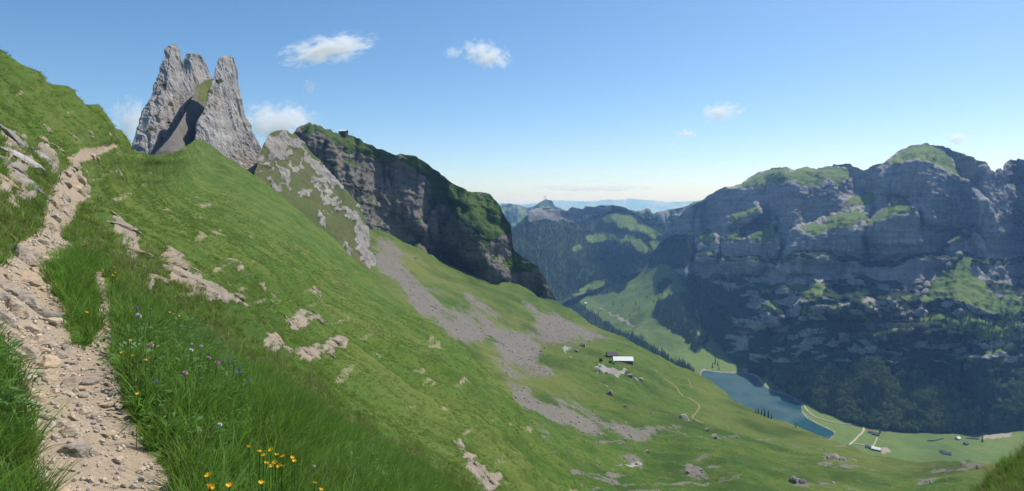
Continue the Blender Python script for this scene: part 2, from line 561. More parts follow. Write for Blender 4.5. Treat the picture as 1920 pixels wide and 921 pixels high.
# ------------------------------------------------------------------ meadow bowl with scree below the cliff
BT = [(600, 380), (660, 398), (700, 420), (740, 442), (790, 474), (830, 492), (870, 505), (910, 512), (950, 527), (985, 542), (1010, 556), (1035, 562), (1060, 575), (1080, 590), (1110, 610), (1140, 622),
      (1170, 632), (1200, 648), (1240, 666), (1270, 682), (1300, 698), (1340, 721), (1380, 750), (1420, 775), (1440, 786), (1480, 799), (1520, 811), (1560, 823), (1600, 838), (1640, 853), (1700, 861),
      (1760, 864), (1800, 866), (1850, 868), (1920, 866), (2000, 870), (2250, 880)]
BB = [(600, 1050), (2250, 1150)]
BC = [(600, 380, 860), (700, 425, 930), (830, 497, 980), (950, 532, 1010), (1035, 562, 1040), (1110, 610, 900), (1170, 632, 830), (1240, 666, 760), (1300, 698, 720), (1380, 750, 640), (1440, 786, 580),
      (1520, 811, 520), (1600, 838, 470), (1700, 861, 420), (1800, 866, 380), (1920, 866, 330), (2250, 880, 250), (1165, 677, 620), (1000, 600, 800), (900, 560, 780), (800, 520, 760), (750, 480, 800),
      (1000, 650, 640), (900, 620, 600), (800, 570, 560), (950, 700, 430), (1100, 740, 460), (1250, 740, 560), (1300, 790, 460), (1150, 800, 360), (1000, 770, 300), (1050, 850, 250), (1200, 880, 280),
      (1400, 850, 360), (1600, 890, 330), (1800, 900, 300), (1100, 921, 220), (1300, 921, 250), (1600, 921, 280), (1920, 921, 270), (700, 600, 440), (900, 800, 250), (1000, 1100, 150), (1600, 1100, 170),
      (2250, 1100, 170), (600, 700, 330), (700, 1050, 150), (1100, 680, 560), (1200, 620 + 60, 640), (1080, 620, 800)]
bowl = Sheet(600, 2250, BT, BB, 2.6, 2.3)
bowl.set_Y(tps(BC)(bowl.px, bowl.py))
px, py = bowl.px, bowl.py
SCREE_P = [[(690, 440), (725, 455), (760, 480), (800, 520), (850, 555), (900, 590), (960, 615), (1020, 630), (1050, 640), (1020, 660), (1000, 672), (960, 665), (910, 640), (860, 625), (820, 605), (780, 580), (740, 545), (715, 510)],
           [(860, 535), (900, 555), (960, 605), (930, 600), (880, 565)], [(985, 570), (1010, 585), (1040, 605), (1090, 630), (1060, 640), (1020, 620), (1000, 600)],
           [(1030, 590), (1070, 605), (1110, 628), (1135, 625), (1142, 640), (1120, 643), (1080, 630), (1040, 610)],
           [(915, 665), (950, 675), (985, 690), (1030, 700), (1035, 706), (990, 700), (950, 690)], [(925, 703), (960, 722), (1000, 738), (1060, 760), (1100, 772), (1150, 790), (1215, 805), (1310, 820), (1310, 823),
            (1220, 815), (1180, 818), (1130, 805), (1080, 790), (1020, 770), (980, 755), (945, 730)], [(1030, 730), (1080, 738), (1100, 755), (1140, 768), (1160, 778), (1120, 770), (1070, 755)],
           [(1150, 838), (1200, 845), (1240, 855), (1245, 862), (1200, 858)], [(1240, 885), (1310, 880), (1330, 890), (1270, 893)], [(1545, 863), (1585, 868), (1580, 877), (1548, 873)],
           [(1480, 912), (1520, 908), (1515, 921), (1475, 925)], [(1175, 690 + 22), (1200, 715), (1195, 722), (1178, 720)], [(1085, 648), (1100, 655), (1090, 662), (1080, 655)]]
GREEN_P = [[(735, 462), (770, 492), (790, 520), (760, 500)], [(720, 510), (740, 520), (770, 560), (745, 545)], [(770, 505), (800, 530), (830, 560), (850, 575), (800, 552)], [(820, 540), (870, 565), (900, 590), (860, 580)],
           [(800, 570), (840, 590), (850, 600), (815, 590)], [(850, 545), (900, 580), (920, 600), (870, 570)]]
m_scr = paint(px, py, SCREE_P, 10, 26, 12, 3) * (1 - paint(px, py, GREEN_P, 9, 18, 14, 2))
along, across = (px * 0.83 + py * 0.55), (-px * 0.55 + py * 0.83)
m_scr = ragged(smooth_rows(smooth_cols(m_scr, 3.5), 3.5), px, py, 40, 20, 6, 0.6, 1.1, (along / 6.0, across))
ROCK_B = [[(1130, 870), (1200, 850 + 5), (1210, 862)], [(1278, 792), (1292, 793), (1292, 799), (1280, 799)], [(1050, 650), (1075, 655), (1060, 662)], [(1120, 690), (1175, 700), (1160, 712), (1110, 700)]]
m_rk = paint(px, py, ROCK_B, 6, 9, 31, 2) * 0.8
DARK_B = [[(1225, 725), (1290, 740), (1280, 765), (1235, 745)], [(1165, 745), (1220, 765), (1210, 785), (1170, 770)], [(1400, 820), (1440, 830), (1420, 845)], [(1320, 775), (1350, 790), (1335, 800)], [(1240, 780), (1270, 790), (1250, 800)]]
m_dk = paint(px, py, DARK_B, 8, 14, 36, 5) * 0.30
P0 = bowl.P
sw = fbm(P0[..., 0] / 60, P0[..., 1] / 60, 0, 4, 61) * 3.2
sm = fbm(P0[..., 0] / 11, P0[..., 1] / 11, P0[..., 2] / 11, 4, 62) * 0.9
gl = ridged((P0[..., 0] - 0.35 * P0[..., 1]) / 26, (P0[..., 0] + P0[..., 1]) / 160, 0, 3, 63) * 1.3 * np.clip((700 - py) / 150, 0, 1)
bowl.displace(sw + sm + gl + m_scr * fbm(P0[..., 0] / 3, P0[..., 1] / 3, P0[..., 2] / 3, 2, 64) * 0.6)
bsoil = np.clip((fbm(px / 60 + py / 90, py / 9, 0, 4, 66) - 0.5) * 3, 0, 0.6) * np.clip((py - 780) / 40, 0, 1)
bowl.zone = np.stack([m_rk, np.maximum(m_scr, bsoil), m_dk], -1)
M_BOWL = terrain_mat("meadow_turf", 0.8, GRASS_MID, GREY, SCREE, WOOD, 0.5)
me_a, me_b = bowl.mesh("meadow", bowl.zone, rolls=[(6, 2.5), (20, 14), (45, 45), (90, 130), (170, 300), (260, 380)], split=m_scr)
o_bowl = tag(link("meadow", me_a, M_BOWL), "green alpine pasture bowl below the cliff", kind="structure")
o_scree = tag(link("scree", me_b, M_BOWL), "grey scree streaks running down the pasture", kind="structure")

# ------------------------------------------------------------------ shaded cliff mountain
KT = [(500, 300), (540, 262), (556, 240), (575, 232), (600, 232), (625, 245), (640, 250), (655, 255), (680, 268), (700, 275), (720, 282), (742, 292), (750, 288), (775, 292), (800, 308), (820, 322), (850, 345),
      (875, 360), (905, 361), (920, 367), (935, 385), (950, 408), (957, 420), (960, 450), (962, 468), (985, 485), (1005, 498), (1020, 520), (1030, 545), (1040, 562), (1052, 578)]
KB = [(500, 420), (600, 430), (665, 432), (690, 440), (705, 446), (740, 466), (790, 498), (830, 514), (870, 526), (910, 532), (950, 546), (985, 558), (1010, 570), (1030, 574), (1052, 584)]
cl = Sheet(500, 1052, KT, KB, 1.8, 1.6)
px, py = cl.px, cl.py
K_GRASS = [[(556, 240), (600, 230), (640, 248), (700, 275), (742, 292), (735, 300), (700, 297), (670, 288), (648, 292), (640, 275), (610, 258), (580, 250)],
           [(748, 286), (790, 295), (850, 342), (880, 356), (920, 365), (950, 405), (957, 440), (930, 448), (905, 440), (880, 430), (850, 405), (835, 385), (815, 375), (800, 345), (780, 318), (760, 300)],
           [(962, 468), (1005, 498), (1000, 512), (975, 505), (955, 520), (945, 500), (955, 480)], [(845, 400), (905, 420), (930, 445), (915, 455), (880, 430)], [(640, 298), (665, 300), (668, 312), (650, 310)],
           [(800, 365), (815, 378), (812, 385)]]
mg = paint(px, py, K_GRASS, 7, 16, 71, 3)
bands = fbm(px / 90, (py - 0.45 * px) / 11, 0, 3, 72)
theta = np.radians(85 + 2.5 * bands)
theta = np.where(mg > 0.5, np.radians(52 + 8 * fbm(px / 14, py / 14, 0, 2, 73)), theta)
theta = np.clip(smooth_rows(theta, 1.5), math.radians(30), math.radians(96))
theta = np.clip(theta, 0.5, math.radians(89.2))
Y0 = np.interp(cl.xs, [500, 600, 690, 760, 830, 900, 960, 985, 1010, 1052], [790, 860, 925, 965, 1000, 1010, 1020, 1035, 1040, 1080])
ln = cl.integrate(Y0, theta)
ln = smooth_cols(ln, 5)
butt = fbm(px / 75 + 0.15 * fbm(px / 30, py / 30, 0, 2, 70), py / 260, 0, 3, 75) * 0.045 + ridged(px / 38, py / 120, 0, 3, 76) * 0.012
strata = fbm(px / 120, (py - 0.30 * px + 10 * fbm(px / 70, py / 70, 0, 2, 82)) / 7, 0, 3, 81)
butt = butt + 0.0013 * np.clip(strata * 2.5, -1, 1)
cave = paint(px, py, [[(700, 400), (745, 395), (790, 440), (840, 470), (900, 500), (905, 535), (830, 520), (760, 485), (705, 450)]], 10, 30, 77, 8)
cl.set_Y(np.exp(ln + butt * np.clip((py - cl.T[None]) / 25, 0, 1) + 0.035 * smooth_rows(smooth_cols(cave, 6), 6)))
P0 = cl.P
d = ridged(P0[..., 0] / 34, P0[..., 1] / 34, P0[..., 2] / 60, 4, 78) * 5.0 + fbm(P0[..., 0] / 9, P0[..., 1] / 9, P0[..., 2] / 5, 4, 79) * 1.8
cl.displace(d)
slope_z = cl.normals()[..., 2]
m_rk = np.clip(1 - mg, 0, 1) * np.where(slope_z > 0.60, 0.3, 1.0)
cl.zone = np.stack([m_rk, 0 * m_rk, 0.25 * (fbm(px / 30, py / 12, 0, 3, 80) > 0.35)], -1)
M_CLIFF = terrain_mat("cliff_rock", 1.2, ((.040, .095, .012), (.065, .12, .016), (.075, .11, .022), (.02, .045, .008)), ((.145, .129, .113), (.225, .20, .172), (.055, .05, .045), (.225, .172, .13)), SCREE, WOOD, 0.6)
o_cliff = tag(link("mountain", cl.mesh("mountain", cl.zone, rolls=[(8, 1), (30, 14), (80, 70), (160, 200), (260, 420)]), M_CLIFF), "dark shaded limestone cliff mountain with grassy crest", kind="structure")

# ------------------------------------------------------------------ grassy rock rib in front of the cliff
RT = [(470, 345), (484, 300), (492, 272), (505, 252), (518, 246), (532, 245), (546, 251), (560, 258), (572, 272), (585, 290), (600, 302), (620, 325), (640, 346), (658, 366), (668, 380), (680, 402), (688, 428), (694, 460), (700, 490), (704, 520)]
RB = [(470, 400), (520, 420), (600, 480), (704, 560)]
rib = Sheet(470, 704, RT, RB, 1.5, 1.6)
rib.set_Y(tps([(470, 345, 470), (505, 252, 590), (532, 245, 630), (600, 302, 700), (668, 380, 800), (704, 520, 640), (520, 420, 420), (600, 480, 430), (690, 540, 520), (540, 330, 545), (600, 380, 570), (650, 420, 640), (690, 450, 740)])(rib.px, rib.py))
px, py = rib.px, rib.py
R_ROCK = [[(495, 262), (530, 250), (545, 265), (535, 290), (515, 300), (500, 290)], [(545, 265), (600, 305), (640, 350), (630, 355), (580, 310)], [(560, 300), (575, 318), (565, 325)], [(590, 345), (600, 350), (610, 375), (600, 370)],
          [(605, 335), (616, 350), (612, 360)], [(665, 395), (690, 440), (700, 515), (685, 505), (668, 470), (660, 430)], [(590, 398), (605, 410), (615, 435), (602, 425)], [(632, 440), (645, 455), (662, 485), (650, 480)],
          [(498, 330), (520, 345), (535, 370), (515, 365)], [(510, 300), (540, 325), (550, 360), (530, 340)]]
m_rk = np.maximum(paint(px, py, R_ROCK, 8, 12, 91, 2), 0.85 * ((fbm(px / 22, py / 14, 0, 4, 92) > 0.32) & (py < 0.55 * px + 62)))
P0 = rib.P
rib.displace(ridged(P0[..., 0] / 22, P0[..., 1] / 40, P0[..., 2] / 22, 4, 93) * (1.6 + 3.2 * m_rk) + fbm(P0[..., 0] / 6, P0[..., 1] / 6, P0[..., 2] / 6, 3, 94) * (0.5 + 0.8 * m_rk))
rib.zone = np.stack([m_rk, 0 * m_rk, 0 * m_rk], -1)
M_RIB = terrain_mat("rib_turf", 0.9, ((.075, .105, .022), (.095, .115, .030), (.10, .105, .04), (.05, .075, .018)), ((.20, .19, .17), (.34, .32, .29), (.09, .085, .08), (.27, .23, .18)), SCREE, WOOD, 0.6)
o_rib = tag(link("rock_ridge", rib.mesh("rock_ridge", rib.zone, rolls=[(6, 2), (25, 22), (60, 80), (120, 200)]), M_RIB), "olive grassy rib with grey rock bands between tower and cliff", kind="structure")

# ------------------------------------------------------------------ scree gully between the rock towers
gu = Sheet(286, 405, [(286, 292), (300, 282), (315, 264), (330, 242), (345, 216), (358, 190), (368, 164), (385, 150), (405, 148)], [(286, 330), (405, 330)], 1.6, 1.6)
gu.set_Y(tps([(286, 292, 495), (286, 330, 455), (405, 150, 650), (405, 330, 600), (340, 225, 548), (370, 162, 620), (345, 290, 505), (380, 230, 580), (370, 280, 560)])(gu.px, gu.py))
P0 = gu.P
gu.displace(fbm(P0[..., 0] / 14, P0[..., 1] / 14, P0[..., 2] / 14, 4, 101) * 1.8)
gg = paint(gu.px, gu.py, [[(358, 150), (400, 145), (400, 170), (375, 185), (365, 165)], [(370, 178), (395, 180), (380, 200)]], 4, 8, 102, 2)
gu.zone = np.stack([0.2 + 0 * gg, 1 - gg, 0 * gg], -1)
o_gul = tag(link("gully", gu.mesh("gully", gu.zone, rolls=[(10, 12), (30, 60)]), M_BOWL), "steep scree gully between two rock towers", kind="structure")

# ------------------------------------------------------------------ valley floor
VT = [(960, 560), (1000, 545), (1060, 520), (1150, 480), (1260, 465), (1330, 545), (1400, 640), (1500, 720), (1640, 765), (1800, 785), (2300, 800)]
VB = [(960, 760), (1100, 800), (1300, 860), (1600, 960), (2300, 980)]
val = Sheet(960, 2300, VT, VB, 2.6, 2.2)
ZV = -560.0
flat = []
for fx, fy in [(1340, 697), (1400, 640), (1300, 720), (1420, 720), (1450, 780), (1500, 755), (1560, 820), (1500, 850), (1600, 795), (1640, 843), (1700, 808), (1760, 855), (1860, 815), (1920, 860), (2300, 800), (2300, 900), (1600, 960), (1300, 860), (2300, 980), (1500, 720), (1640, 765), (1800, 785), (1380, 760)]:
    flat.append((fx, fy, ZV / ((HZ - fy) / F)))
val.set_Y(tps(flat + [(1250, 660, 2330), (1180, 610, 2750), (1100, 565, 3400), (1060, 520, 3900), (1250, 560, 2800), (1255, 500, 3150), (1150, 520, 3550), (1230, 620, 2500), (1300, 650, 2300), (1200, 540, 3200), (1000, 545, 3700), (960, 760, 1900)])(val.px, val.py))
# around the lake and the farms the floor is level
u_, v_ = uv(val.px, val.py)
Yf = ZV / np.minimum(v_, -0.12)
wlev = np.clip((val.px - 1262) / 45, 0, 1) * np.clip((val.py - 640) / 40, 0, 1)
val.set_Y(np.exp(np.log(val.Y) * (1 - wlev) + np.log(Yf) * wlev))
px, py = val.px, val.py
LAKE_PX = [(1320, 695), (1345, 698), (1380, 700), (1405, 702), (1420, 708), (1428, 718), (1444, 731), (1464, 738), (1482, 743), (1492, 752), (1502, 757), (1503, 770), (1512, 783), (1535, 796), (1556, 806), (1564, 813),
           (1552, 824), (1500, 840), (1400, 806), (1345, 750), (1316, 708)]
def closed_curve(pts, n=6, jit=0.7):
    p = np.array(pts, float)
    out = []
    for i in range(len(p)):
        a, b, c, d = p[i - 1], p[i], p[(i + 1) % len(p)], p[(i + 2) % len(p)]
        for t in np.linspace(0, 1, n, endpoint=False):
            out.append(0.5 * (2 * b + (c - a) * t + (2 * a - 5 * b + 4 * c - d) * t * t + (3 * b - a - 3 * c + d) * t ** 3))
    out = np.array(out)
    return [(float(x + jit * vnoise(x / 5, y / 5, 0.0, 7)), float(y + jit * 0.5 * vnoise(x / 5, y / 5, 4.0, 7))) for x, y in out]
LAKE_PX = closed_curve(LAKE_PX)
m_sh = np.clip(2.2 * paint(px, py, [LAKE_PX], 1.2, 8, 117, 2.2), 0, 1)
m_old = np.clip(paint(px, py, [[(1314, 690), (1345, 694), (1380, 695), (1406, 697), (1424, 703), (1434, 716), (1448, 728), (1468, 735), (1480, 741), (1495, 748), (1508, 756), (1510, 770), (1520, 782), (1545, 793), (1575, 802), (1580, 812), (1556, 826), (1500, 846), (1400, 810), (1312, 720)]], 2, 10, 111, 1.5), 0, 1)
FOR_V = [[(1222, 592), (1230, 566), (1258, 550), (1286, 545), (1304, 560), (1310, 640), (1290, 644), (1262, 624), (1240, 608)], [(1085, 560), (1110, 550), (1150, 520), (1175, 530), (1170, 548), (1130, 556), (1095, 560)], [(1228, 540), (1250, 525), (1262, 530), (1232, 550)], [(1040, 545), (1070, 560), (1120, 590), (1150, 610), (1200, 640), (1250, 668), (1300, 695), (1290, 720), (1200, 690), (1080, 620)],
         [(1290, 655), (1305, 630), (1330, 630), (1325, 650), (1300, 662)], [(1380, 655), (1420, 690), (1440, 700), (1430, 710), (1405, 698), (1385, 680)]]
m_fo = paint(px, py, FOR_V, 4, 10, 112, 1.5)
GRAV_V = [[(1128, 576), (1150, 588), (1172, 598), (1188, 604), (1197, 619), (1199, 622), (1190, 609), (1172, 603), (1150, 593)], [(1835, 826), (1850, 815), (1875, 808), (1900, 810), (1895, 822), (1860, 826)], [(1655, 838), (1672, 845), (1660, 853), (1650, 848)], [(1395, 688), (1405, 685), (1404, 697), (1396, 697)]]
m_gr = np.maximum(m_sh, paint(px, py, GRAV_V, 3, 8, 113, 1.5) * 0.8)
P0 = val.P
val.displace((fbm(P0[..., 0] / 160, P0[..., 1] / 160, 0, 4, 114) * 14 + fbm(P0[..., 0] / 30, P0[..., 1] / 30, 0, 3, 115) * 1.5) * (1 - wlev) + wlev * (1 - m_sh) * (1.2 + 0.9 * fbm(P0[..., 0] / 40, P0[..., 1] / 40, 0, 3, 116)), np.broadcast_to(np.array([0, 0, 1.0]), P0.shape))
val.zone = np.stack([0 * m_fo, m_gr, m_fo], -1)
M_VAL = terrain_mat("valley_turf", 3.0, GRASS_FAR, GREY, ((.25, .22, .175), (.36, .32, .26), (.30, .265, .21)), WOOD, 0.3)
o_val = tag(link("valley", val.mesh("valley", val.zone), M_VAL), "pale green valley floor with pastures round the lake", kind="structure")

# lake
lk = [on_level(x, y, ZV + 0.5) for x, y in LAKE_PX]
bm = bmesh.new()
fc = bm.faces.new([bm.verts.new(p) for p in lk])
if fc.normal.z < 0:
    bmesh.ops.reverse_faces(bm, faces=[fc])
bmesh.ops.recalc_face_normals(bm, faces=bm.faces)
bmesh.ops.triangulate(bm, faces=bm.faces)
me = bpy.data.meshes.new("lake")
bm.to_mesh(me)
bm.free()
m, nt = new_mat("lake_water")
nb = NB(nt)
geo = nb.new("ShaderNodeNewGeometry").outputs["Position"]
bs = nb.new("ShaderNodeBsdfPrincipled")
nb.l.new(nb.mix(nb.noise(geo, 0.004, 3), (.010, .062, .078), (.016, .080, .092)), bs.inputs["Base Color"])
bs.inputs["IOR"].default_value = 1.33
w1 = nb.noise(geo, 0.34, 3, 0.6)
w2 = nb.noise(nb.scaled(geo, (1, 1, 1)), 0.022, 2)
calm0 = nb.noise(geo, 0.006, 3, 0.5)
nb.l.new(nb.ramp(calm0, [(0.36, (.22, .22, .22)), (0.56, (.66, .66, .66))]), bs.inputs["Roughness"])
calm = nb.ramp(nb.noise(geo, 0.006, 3, 0.5), [(0.42, (.25, .25, .25)), (0.58, (1, 1, 1))])
bp = nb.new("ShaderNodeBump")
bp.inputs["Distance"].default_value = 4.0
nb.l.new(nb.math('MULTIPLY', calm, 1.0), bp.inputs["Strength"])
nb.l.new(w1, bp.inputs["Height"])
nb.l.new(bp.outputs[0], bs.inputs["Normal"])
nb.out(bs.outputs[0])
o_lake = tag(link("lake", me, m), "turquoise mountain lake glittering in the sun", kind="structure")

# ------------------------------------------------------------------ big massif on the right
MT = [(1214, 500), (1220, 482), (1240, 446), (1260, 425), (1280, 400), (1300, 383), (1312, 377), (1330, 365), (1360, 350), (1390, 345), (1420, 325), (1450, 316), (1470, 314), (1490, 319), (1510, 313), (1530, 317), (1560, 312), (1588, 306),
      (1605, 312), (1622, 320), (1640, 310), (1665, 300), (1680, 285), (1700, 276), (1735, 271), (1770, 275), (1800, 285), (1830, 298), (1848, 308), (1858, 318), (1864, 326), (1867, 318), (1873, 316), (1880, 320), (1884, 305), (1894, 299),
      (1904, 302), (1912, 297), (1922, 299), (2000, 280), (2100, 270), (2300, 290)]
MB = [(1214, 506), (1240, 503), (1262, 506), (1284, 518), (1290, 545), (1296, 600), (1302, 640), (1320, 636), (1350, 645), (1362, 682), (1400, 694), (1436, 700), (1446, 724), (1480, 740), (1500, 752), (1512, 760), (1540, 772), (1600, 797), (1640, 806), (1700, 812), (1760, 812),
      (1800, 816), (1860, 818), (1920, 806), (2300, 806)]
mas = Sheet(1214, 2300, MT, MB, 2.0, 1.7)
px, py = mas.px, mas.py
M_GRASS = [[(1380, 350), (1420, 326), (1450, 317), (1490, 321), (1510, 314), (1530, 319), (1560, 313), (1585, 315), (1592, 332), (1575, 348), (1552, 335), (1530, 354), (1510, 352), (1490, 338), (1470, 347), (1440, 346), (1400, 354)],
           [(1664, 303), (1690, 281), (1735, 272), (1762, 278), (1792, 315), (1815, 336), (1795, 330), (1770, 314), (1745, 308), (1728, 300), (1700, 302), (1682, 310)],
           [(1578, 386), (1610, 366), (1637, 360), (1642, 375), (1602, 391)], [(1494, 430), (1540, 415), (1570, 404), (1612, 394), (1624, 410), (1600, 424), (1570, 425), (1545, 434), (1530, 448), (1512, 437)],
           [(1618, 424), (1650, 396), (1690, 377), (1713, 391), (1690, 400), (1665, 407), (1640, 420)], [(1308, 440), (1340, 434), (1344, 448), (1326, 462), (1312, 452)], [(1354, 447), (1386, 428), (1397, 445), (1380, 458)],
           [(1398, 442), (1440, 425), (1452, 402), (1454, 425), (1458, 462), (1440, 452), (1415, 452)], [(1368, 412), (1400, 395), (1420, 379), (1422, 390), (1385, 417)],
           [(1504, 562), (1525, 522), (1550, 540), (1536, 566)], [(1608, 498), (1630, 481), (1632, 491)], [(1422, 582), (1440, 564), (1456, 575), (1450, 584)], [(1600, 546), (1625, 539), (1628, 548)], [(1536, 582), (1570, 569), (1578, 582)],
           [(1498, 590), (1512, 575), (1516, 585)], [(1600, 562), (1622, 558), (1622, 566)], [(1615, 578), (1635, 565), (1637, 576)],
           [(1725, 567), (1745, 535), (1780, 500), (1805, 472), (1824, 490), (1822, 510), (1847, 528), (1852, 550), (1880, 566), (1890, 543), (1916, 568), (1925, 592), (1900, 604), (1870, 592), (1830, 572), (1790, 562), (1750, 562), (1730, 577)],
           [(1782, 447), (1805, 433), (1822, 442), (1800, 457)], [(1765, 612), (1810, 588), (1860, 598), (1900, 618), (1930, 625), (1880, 640), (1830, 624)], [(1700, 600), (1760, 585), (1790, 600), (1740, 610)], [(1895, 335), (1915, 350), (1922, 368), (1905, 352)],
           [(1905, 408), (1922, 425), (1922, 432)], [(1858, 355), (1872, 365), (1880, 378), (1866, 368)], [(1300, 560), (1325, 532), (1332, 545), (1310, 565)], [(1325, 575), (1355, 560), (1365, 572), (1340, 582)]]
M_FOREST = [[(1438, 730), (1436, 694), (1480, 688), (1520, 678), (1560, 690), (1585, 700), (1620, 676), (1652, 684), (1672, 712), (1692, 700), (1735, 708), (1790, 738), (1832, 768), (1828, 800), (1760, 818), (1640, 812), (1560, 786), (1500, 760)],
            [(1888, 730), (1922, 700), (1990, 690), (1990, 790), (1885, 775)], [(1214, 596), (1222, 560), (1240, 535), (1300, 515), (1335, 530), (1400, 560), (1370, 600), (1345, 622), (1290, 646), (1250, 612)],
            [(1214, 500), (1240, 448), (1290, 440), (1310, 470), (1290, 500), (1240, 512)]]
M_LEDGE = [[(1440, 500), (1720, 500), (1725, 600), (1440, 610), (1380, 560)]]
mg = paint(px, py, M_GRASS, 6, 14, 131, 2)
mf = paint(px, py, M_FOREST, 7, 16, 132, 3)
m_led = paint(px, py, M_LEDGE, 14, 40, 139, 6)
dip = py + 14 * fbm(px / 130, py / 130, 0, 2, 133)
bands = fbm(px / 150, dip / 9, 0, 4, 134)
deg = 69 + 11 * bands
lowr = np.clip((py - 480) / 30, 0, 1) * np.clip((625 - py) / 30, 0, 1)
deg = deg * (1 - lowr) + (60 + 12 * bands) * lowr
wall = np.clip((py - 610) / 25, 0, 1)
deg = deg * (1 - wall) + (69 + 8 * bands) * wall
benches = np.zeros_like(py)
for yb, hb, sd in ((488, 6, 501), (548, 8, 502), (612, 9, 503), (668, 8, 504)):
    yl = yb + 16 * fbm(px[:1] / 110, 0, 0, 3, sd) + 0 * py
    deg = np.where((py > yl - hb / 2) & (py < yl + hb / 2) & (mf < 0.5), 0.0, deg)
    benches = np.maximum(benches, 1.0 * (np.abs(py - yl) < hb / 2 + 2))
deg = deg * (1 - mf) + 34 * mf
deg = deg * (1 - mg) + (23 + 5 * fbm(px / 10, py / 10, 0, 2, 135)) * mg
up = np.zeros_like(mg)
up[5:] = mg[:-5]
deg = np.where((mg > 0.5) & (up < 0.5), 5.0, deg)     # the ledges end in a set-back before the next wall
deg = np.clip(deg, 0, 86)
z0 = ZV + 70 * np.clip((1330 - mas.xs) / 110, 0, 1) ** 1.5
Y0 = z0 / ((HZ - mas.B) / F)
Yv = val.sample(mas.xs, mas.B)[:, 1]
wv_ = np.clip((1345 - mas.xs) / 30, 0, 1)
Y0 = Y0 * (1 - wv_) + Yv * wv_
Y0 = smooth_cols(Y0[None], 5)[0]
ln = mas.integrate(Y0, np.radians(deg))
ln = smooth_cols(ln, 7)
BUTT = [[(1468, 496), (1478, 455), (1494, 427), (1540, 413), (1570, 403), (1612, 393), (1626, 400), (1620, 440), (1616, 478), (1600, 496)],
        [(1622, 440), (1630, 416), (1650, 394), (1692, 375), (1716, 390), (1722, 430), (1728, 462), (1700, 486), (1634, 484)],
        [(1306, 496), (1304, 450), (1312, 438), (1344, 432), (1350, 470), (1345, 496)], [(1354, 500), (1352, 450), (1386, 427), (1398, 444), (1440, 424), (1453, 402), (1462, 462), (1452, 506), (1400, 510)],
        [(1720, 625), (1725, 565), (1745, 533), (1780, 498), (1806, 470), (1826, 490), (1850, 528), (1856, 552), (1890, 543), (1925, 570), (1990, 600), (1990, 640)],
        [(1766, 500), (1778, 455), (1806, 432), (1832, 445), (1850, 475), (1852, 510), (1826, 490), (1806, 470), (1780, 498)],
        [(1364, 430), (1372, 408), (1422, 376), (1430, 395), (1400, 430)], [(1640, 330), (1664, 300), (1690, 300), (1730, 298), (1760, 312), (1815, 336), (1850, 380), (1880, 440), (1860, 470), (1800, 430), (1740, 420), (1700, 370), (1660, 360)],
        [(1490, 600), (1500, 570), (1525, 520), (1552, 540), (1580, 570), (1640, 560), (1650, 600)], [(1410, 620), (1420, 582), (1440, 562), (1460, 578), (1465, 620)]]
m_but = np.zeros_like(py)
for bi, bp_ in enumerate(BUTT):
    mb = paint(px, py, [bp_], 5, 18, 520 + bi, 2)
    ya, yb_ = min(q[1] for q in bp_), max(q[1] for q in bp_)
    m_but += mb * np.clip((yb_ + 6 - py) / (0.35 * (yb_ - ya)), 0, 1) * (0.045 if bi != 7 else 0.03)
ln = ln - smooth_cols(m_but, 0.8)
gul = ridged(px / 85, py / 300, 0, 3, 136) * 0.022 + ridged(px / 30 + 0.3 * py / 40, py / 130, 0, 3, 137) * 0.008
fadeb = np.clip((mas.B[None] - py) / 60, 0, 1) * np.clip((py - mas.T[None]) / 15, 0, 1)
mas.set_Y(np.exp(ln + gul * fadeb * (1 - 0.6 * mf)))
P0 = mas.P
d = ridged(P0[..., 0] / 90, P0[..., 1] / 90, P0[..., 2] / 70, 4, 138) * 11 * (1 - 0.85 * np.maximum(mf, mg)) + fbm(P0[..., 0] / 22, P0[..., 1] / 22, P0[..., 2] / 9, 4, 140) * 4.0
mas.displace(d * np.clip((mas.B[None] - py) / 40, 0, 1))
nz_ = mas.normals()[..., 2]
veg = fbm(px / 24, dip / 9, 0, 4, 141)
m_rk = np.clip(1 - mg - mf, 0, 1)
low = np.clip((py - 500) / 60, 0, 1)
scrub = np.clip((veg - 0.05 + 0.3 * low) * 2.2 + 0.2, 0, 1) * m_rk * np.clip(0.35 + low, 0, 1)
scrub = np.where((py > 680) & (mf < 0.5), 0.8, scrub)
benches = smooth_cols(benches, 2) * (mf < 0.5)
m_rk = m_rk * (1 - benches)
scrub = np.maximum(scrub, 1.0 * benches * (mg < 0.4) * (fbm(px / 16, py / 10, 0, 3, 142) < 0.42))
mas.zone = np.stack([m_rk * (1 - 0.9 * scrub), 0 * m_rk, np.maximum(mf, scrub)], -1)
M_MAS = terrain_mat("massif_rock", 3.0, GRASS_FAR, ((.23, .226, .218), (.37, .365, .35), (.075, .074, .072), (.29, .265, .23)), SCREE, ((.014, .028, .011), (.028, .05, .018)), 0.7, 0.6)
o_mas = tag(link("mountain", mas.mesh("mountain", mas.zone, rolls=[(20, 6), (80, 60), (200, 220), (500, 560)]), M_MAS), "huge shaded limestone massif with sunlit grass ledges across the lake", kind="structure")

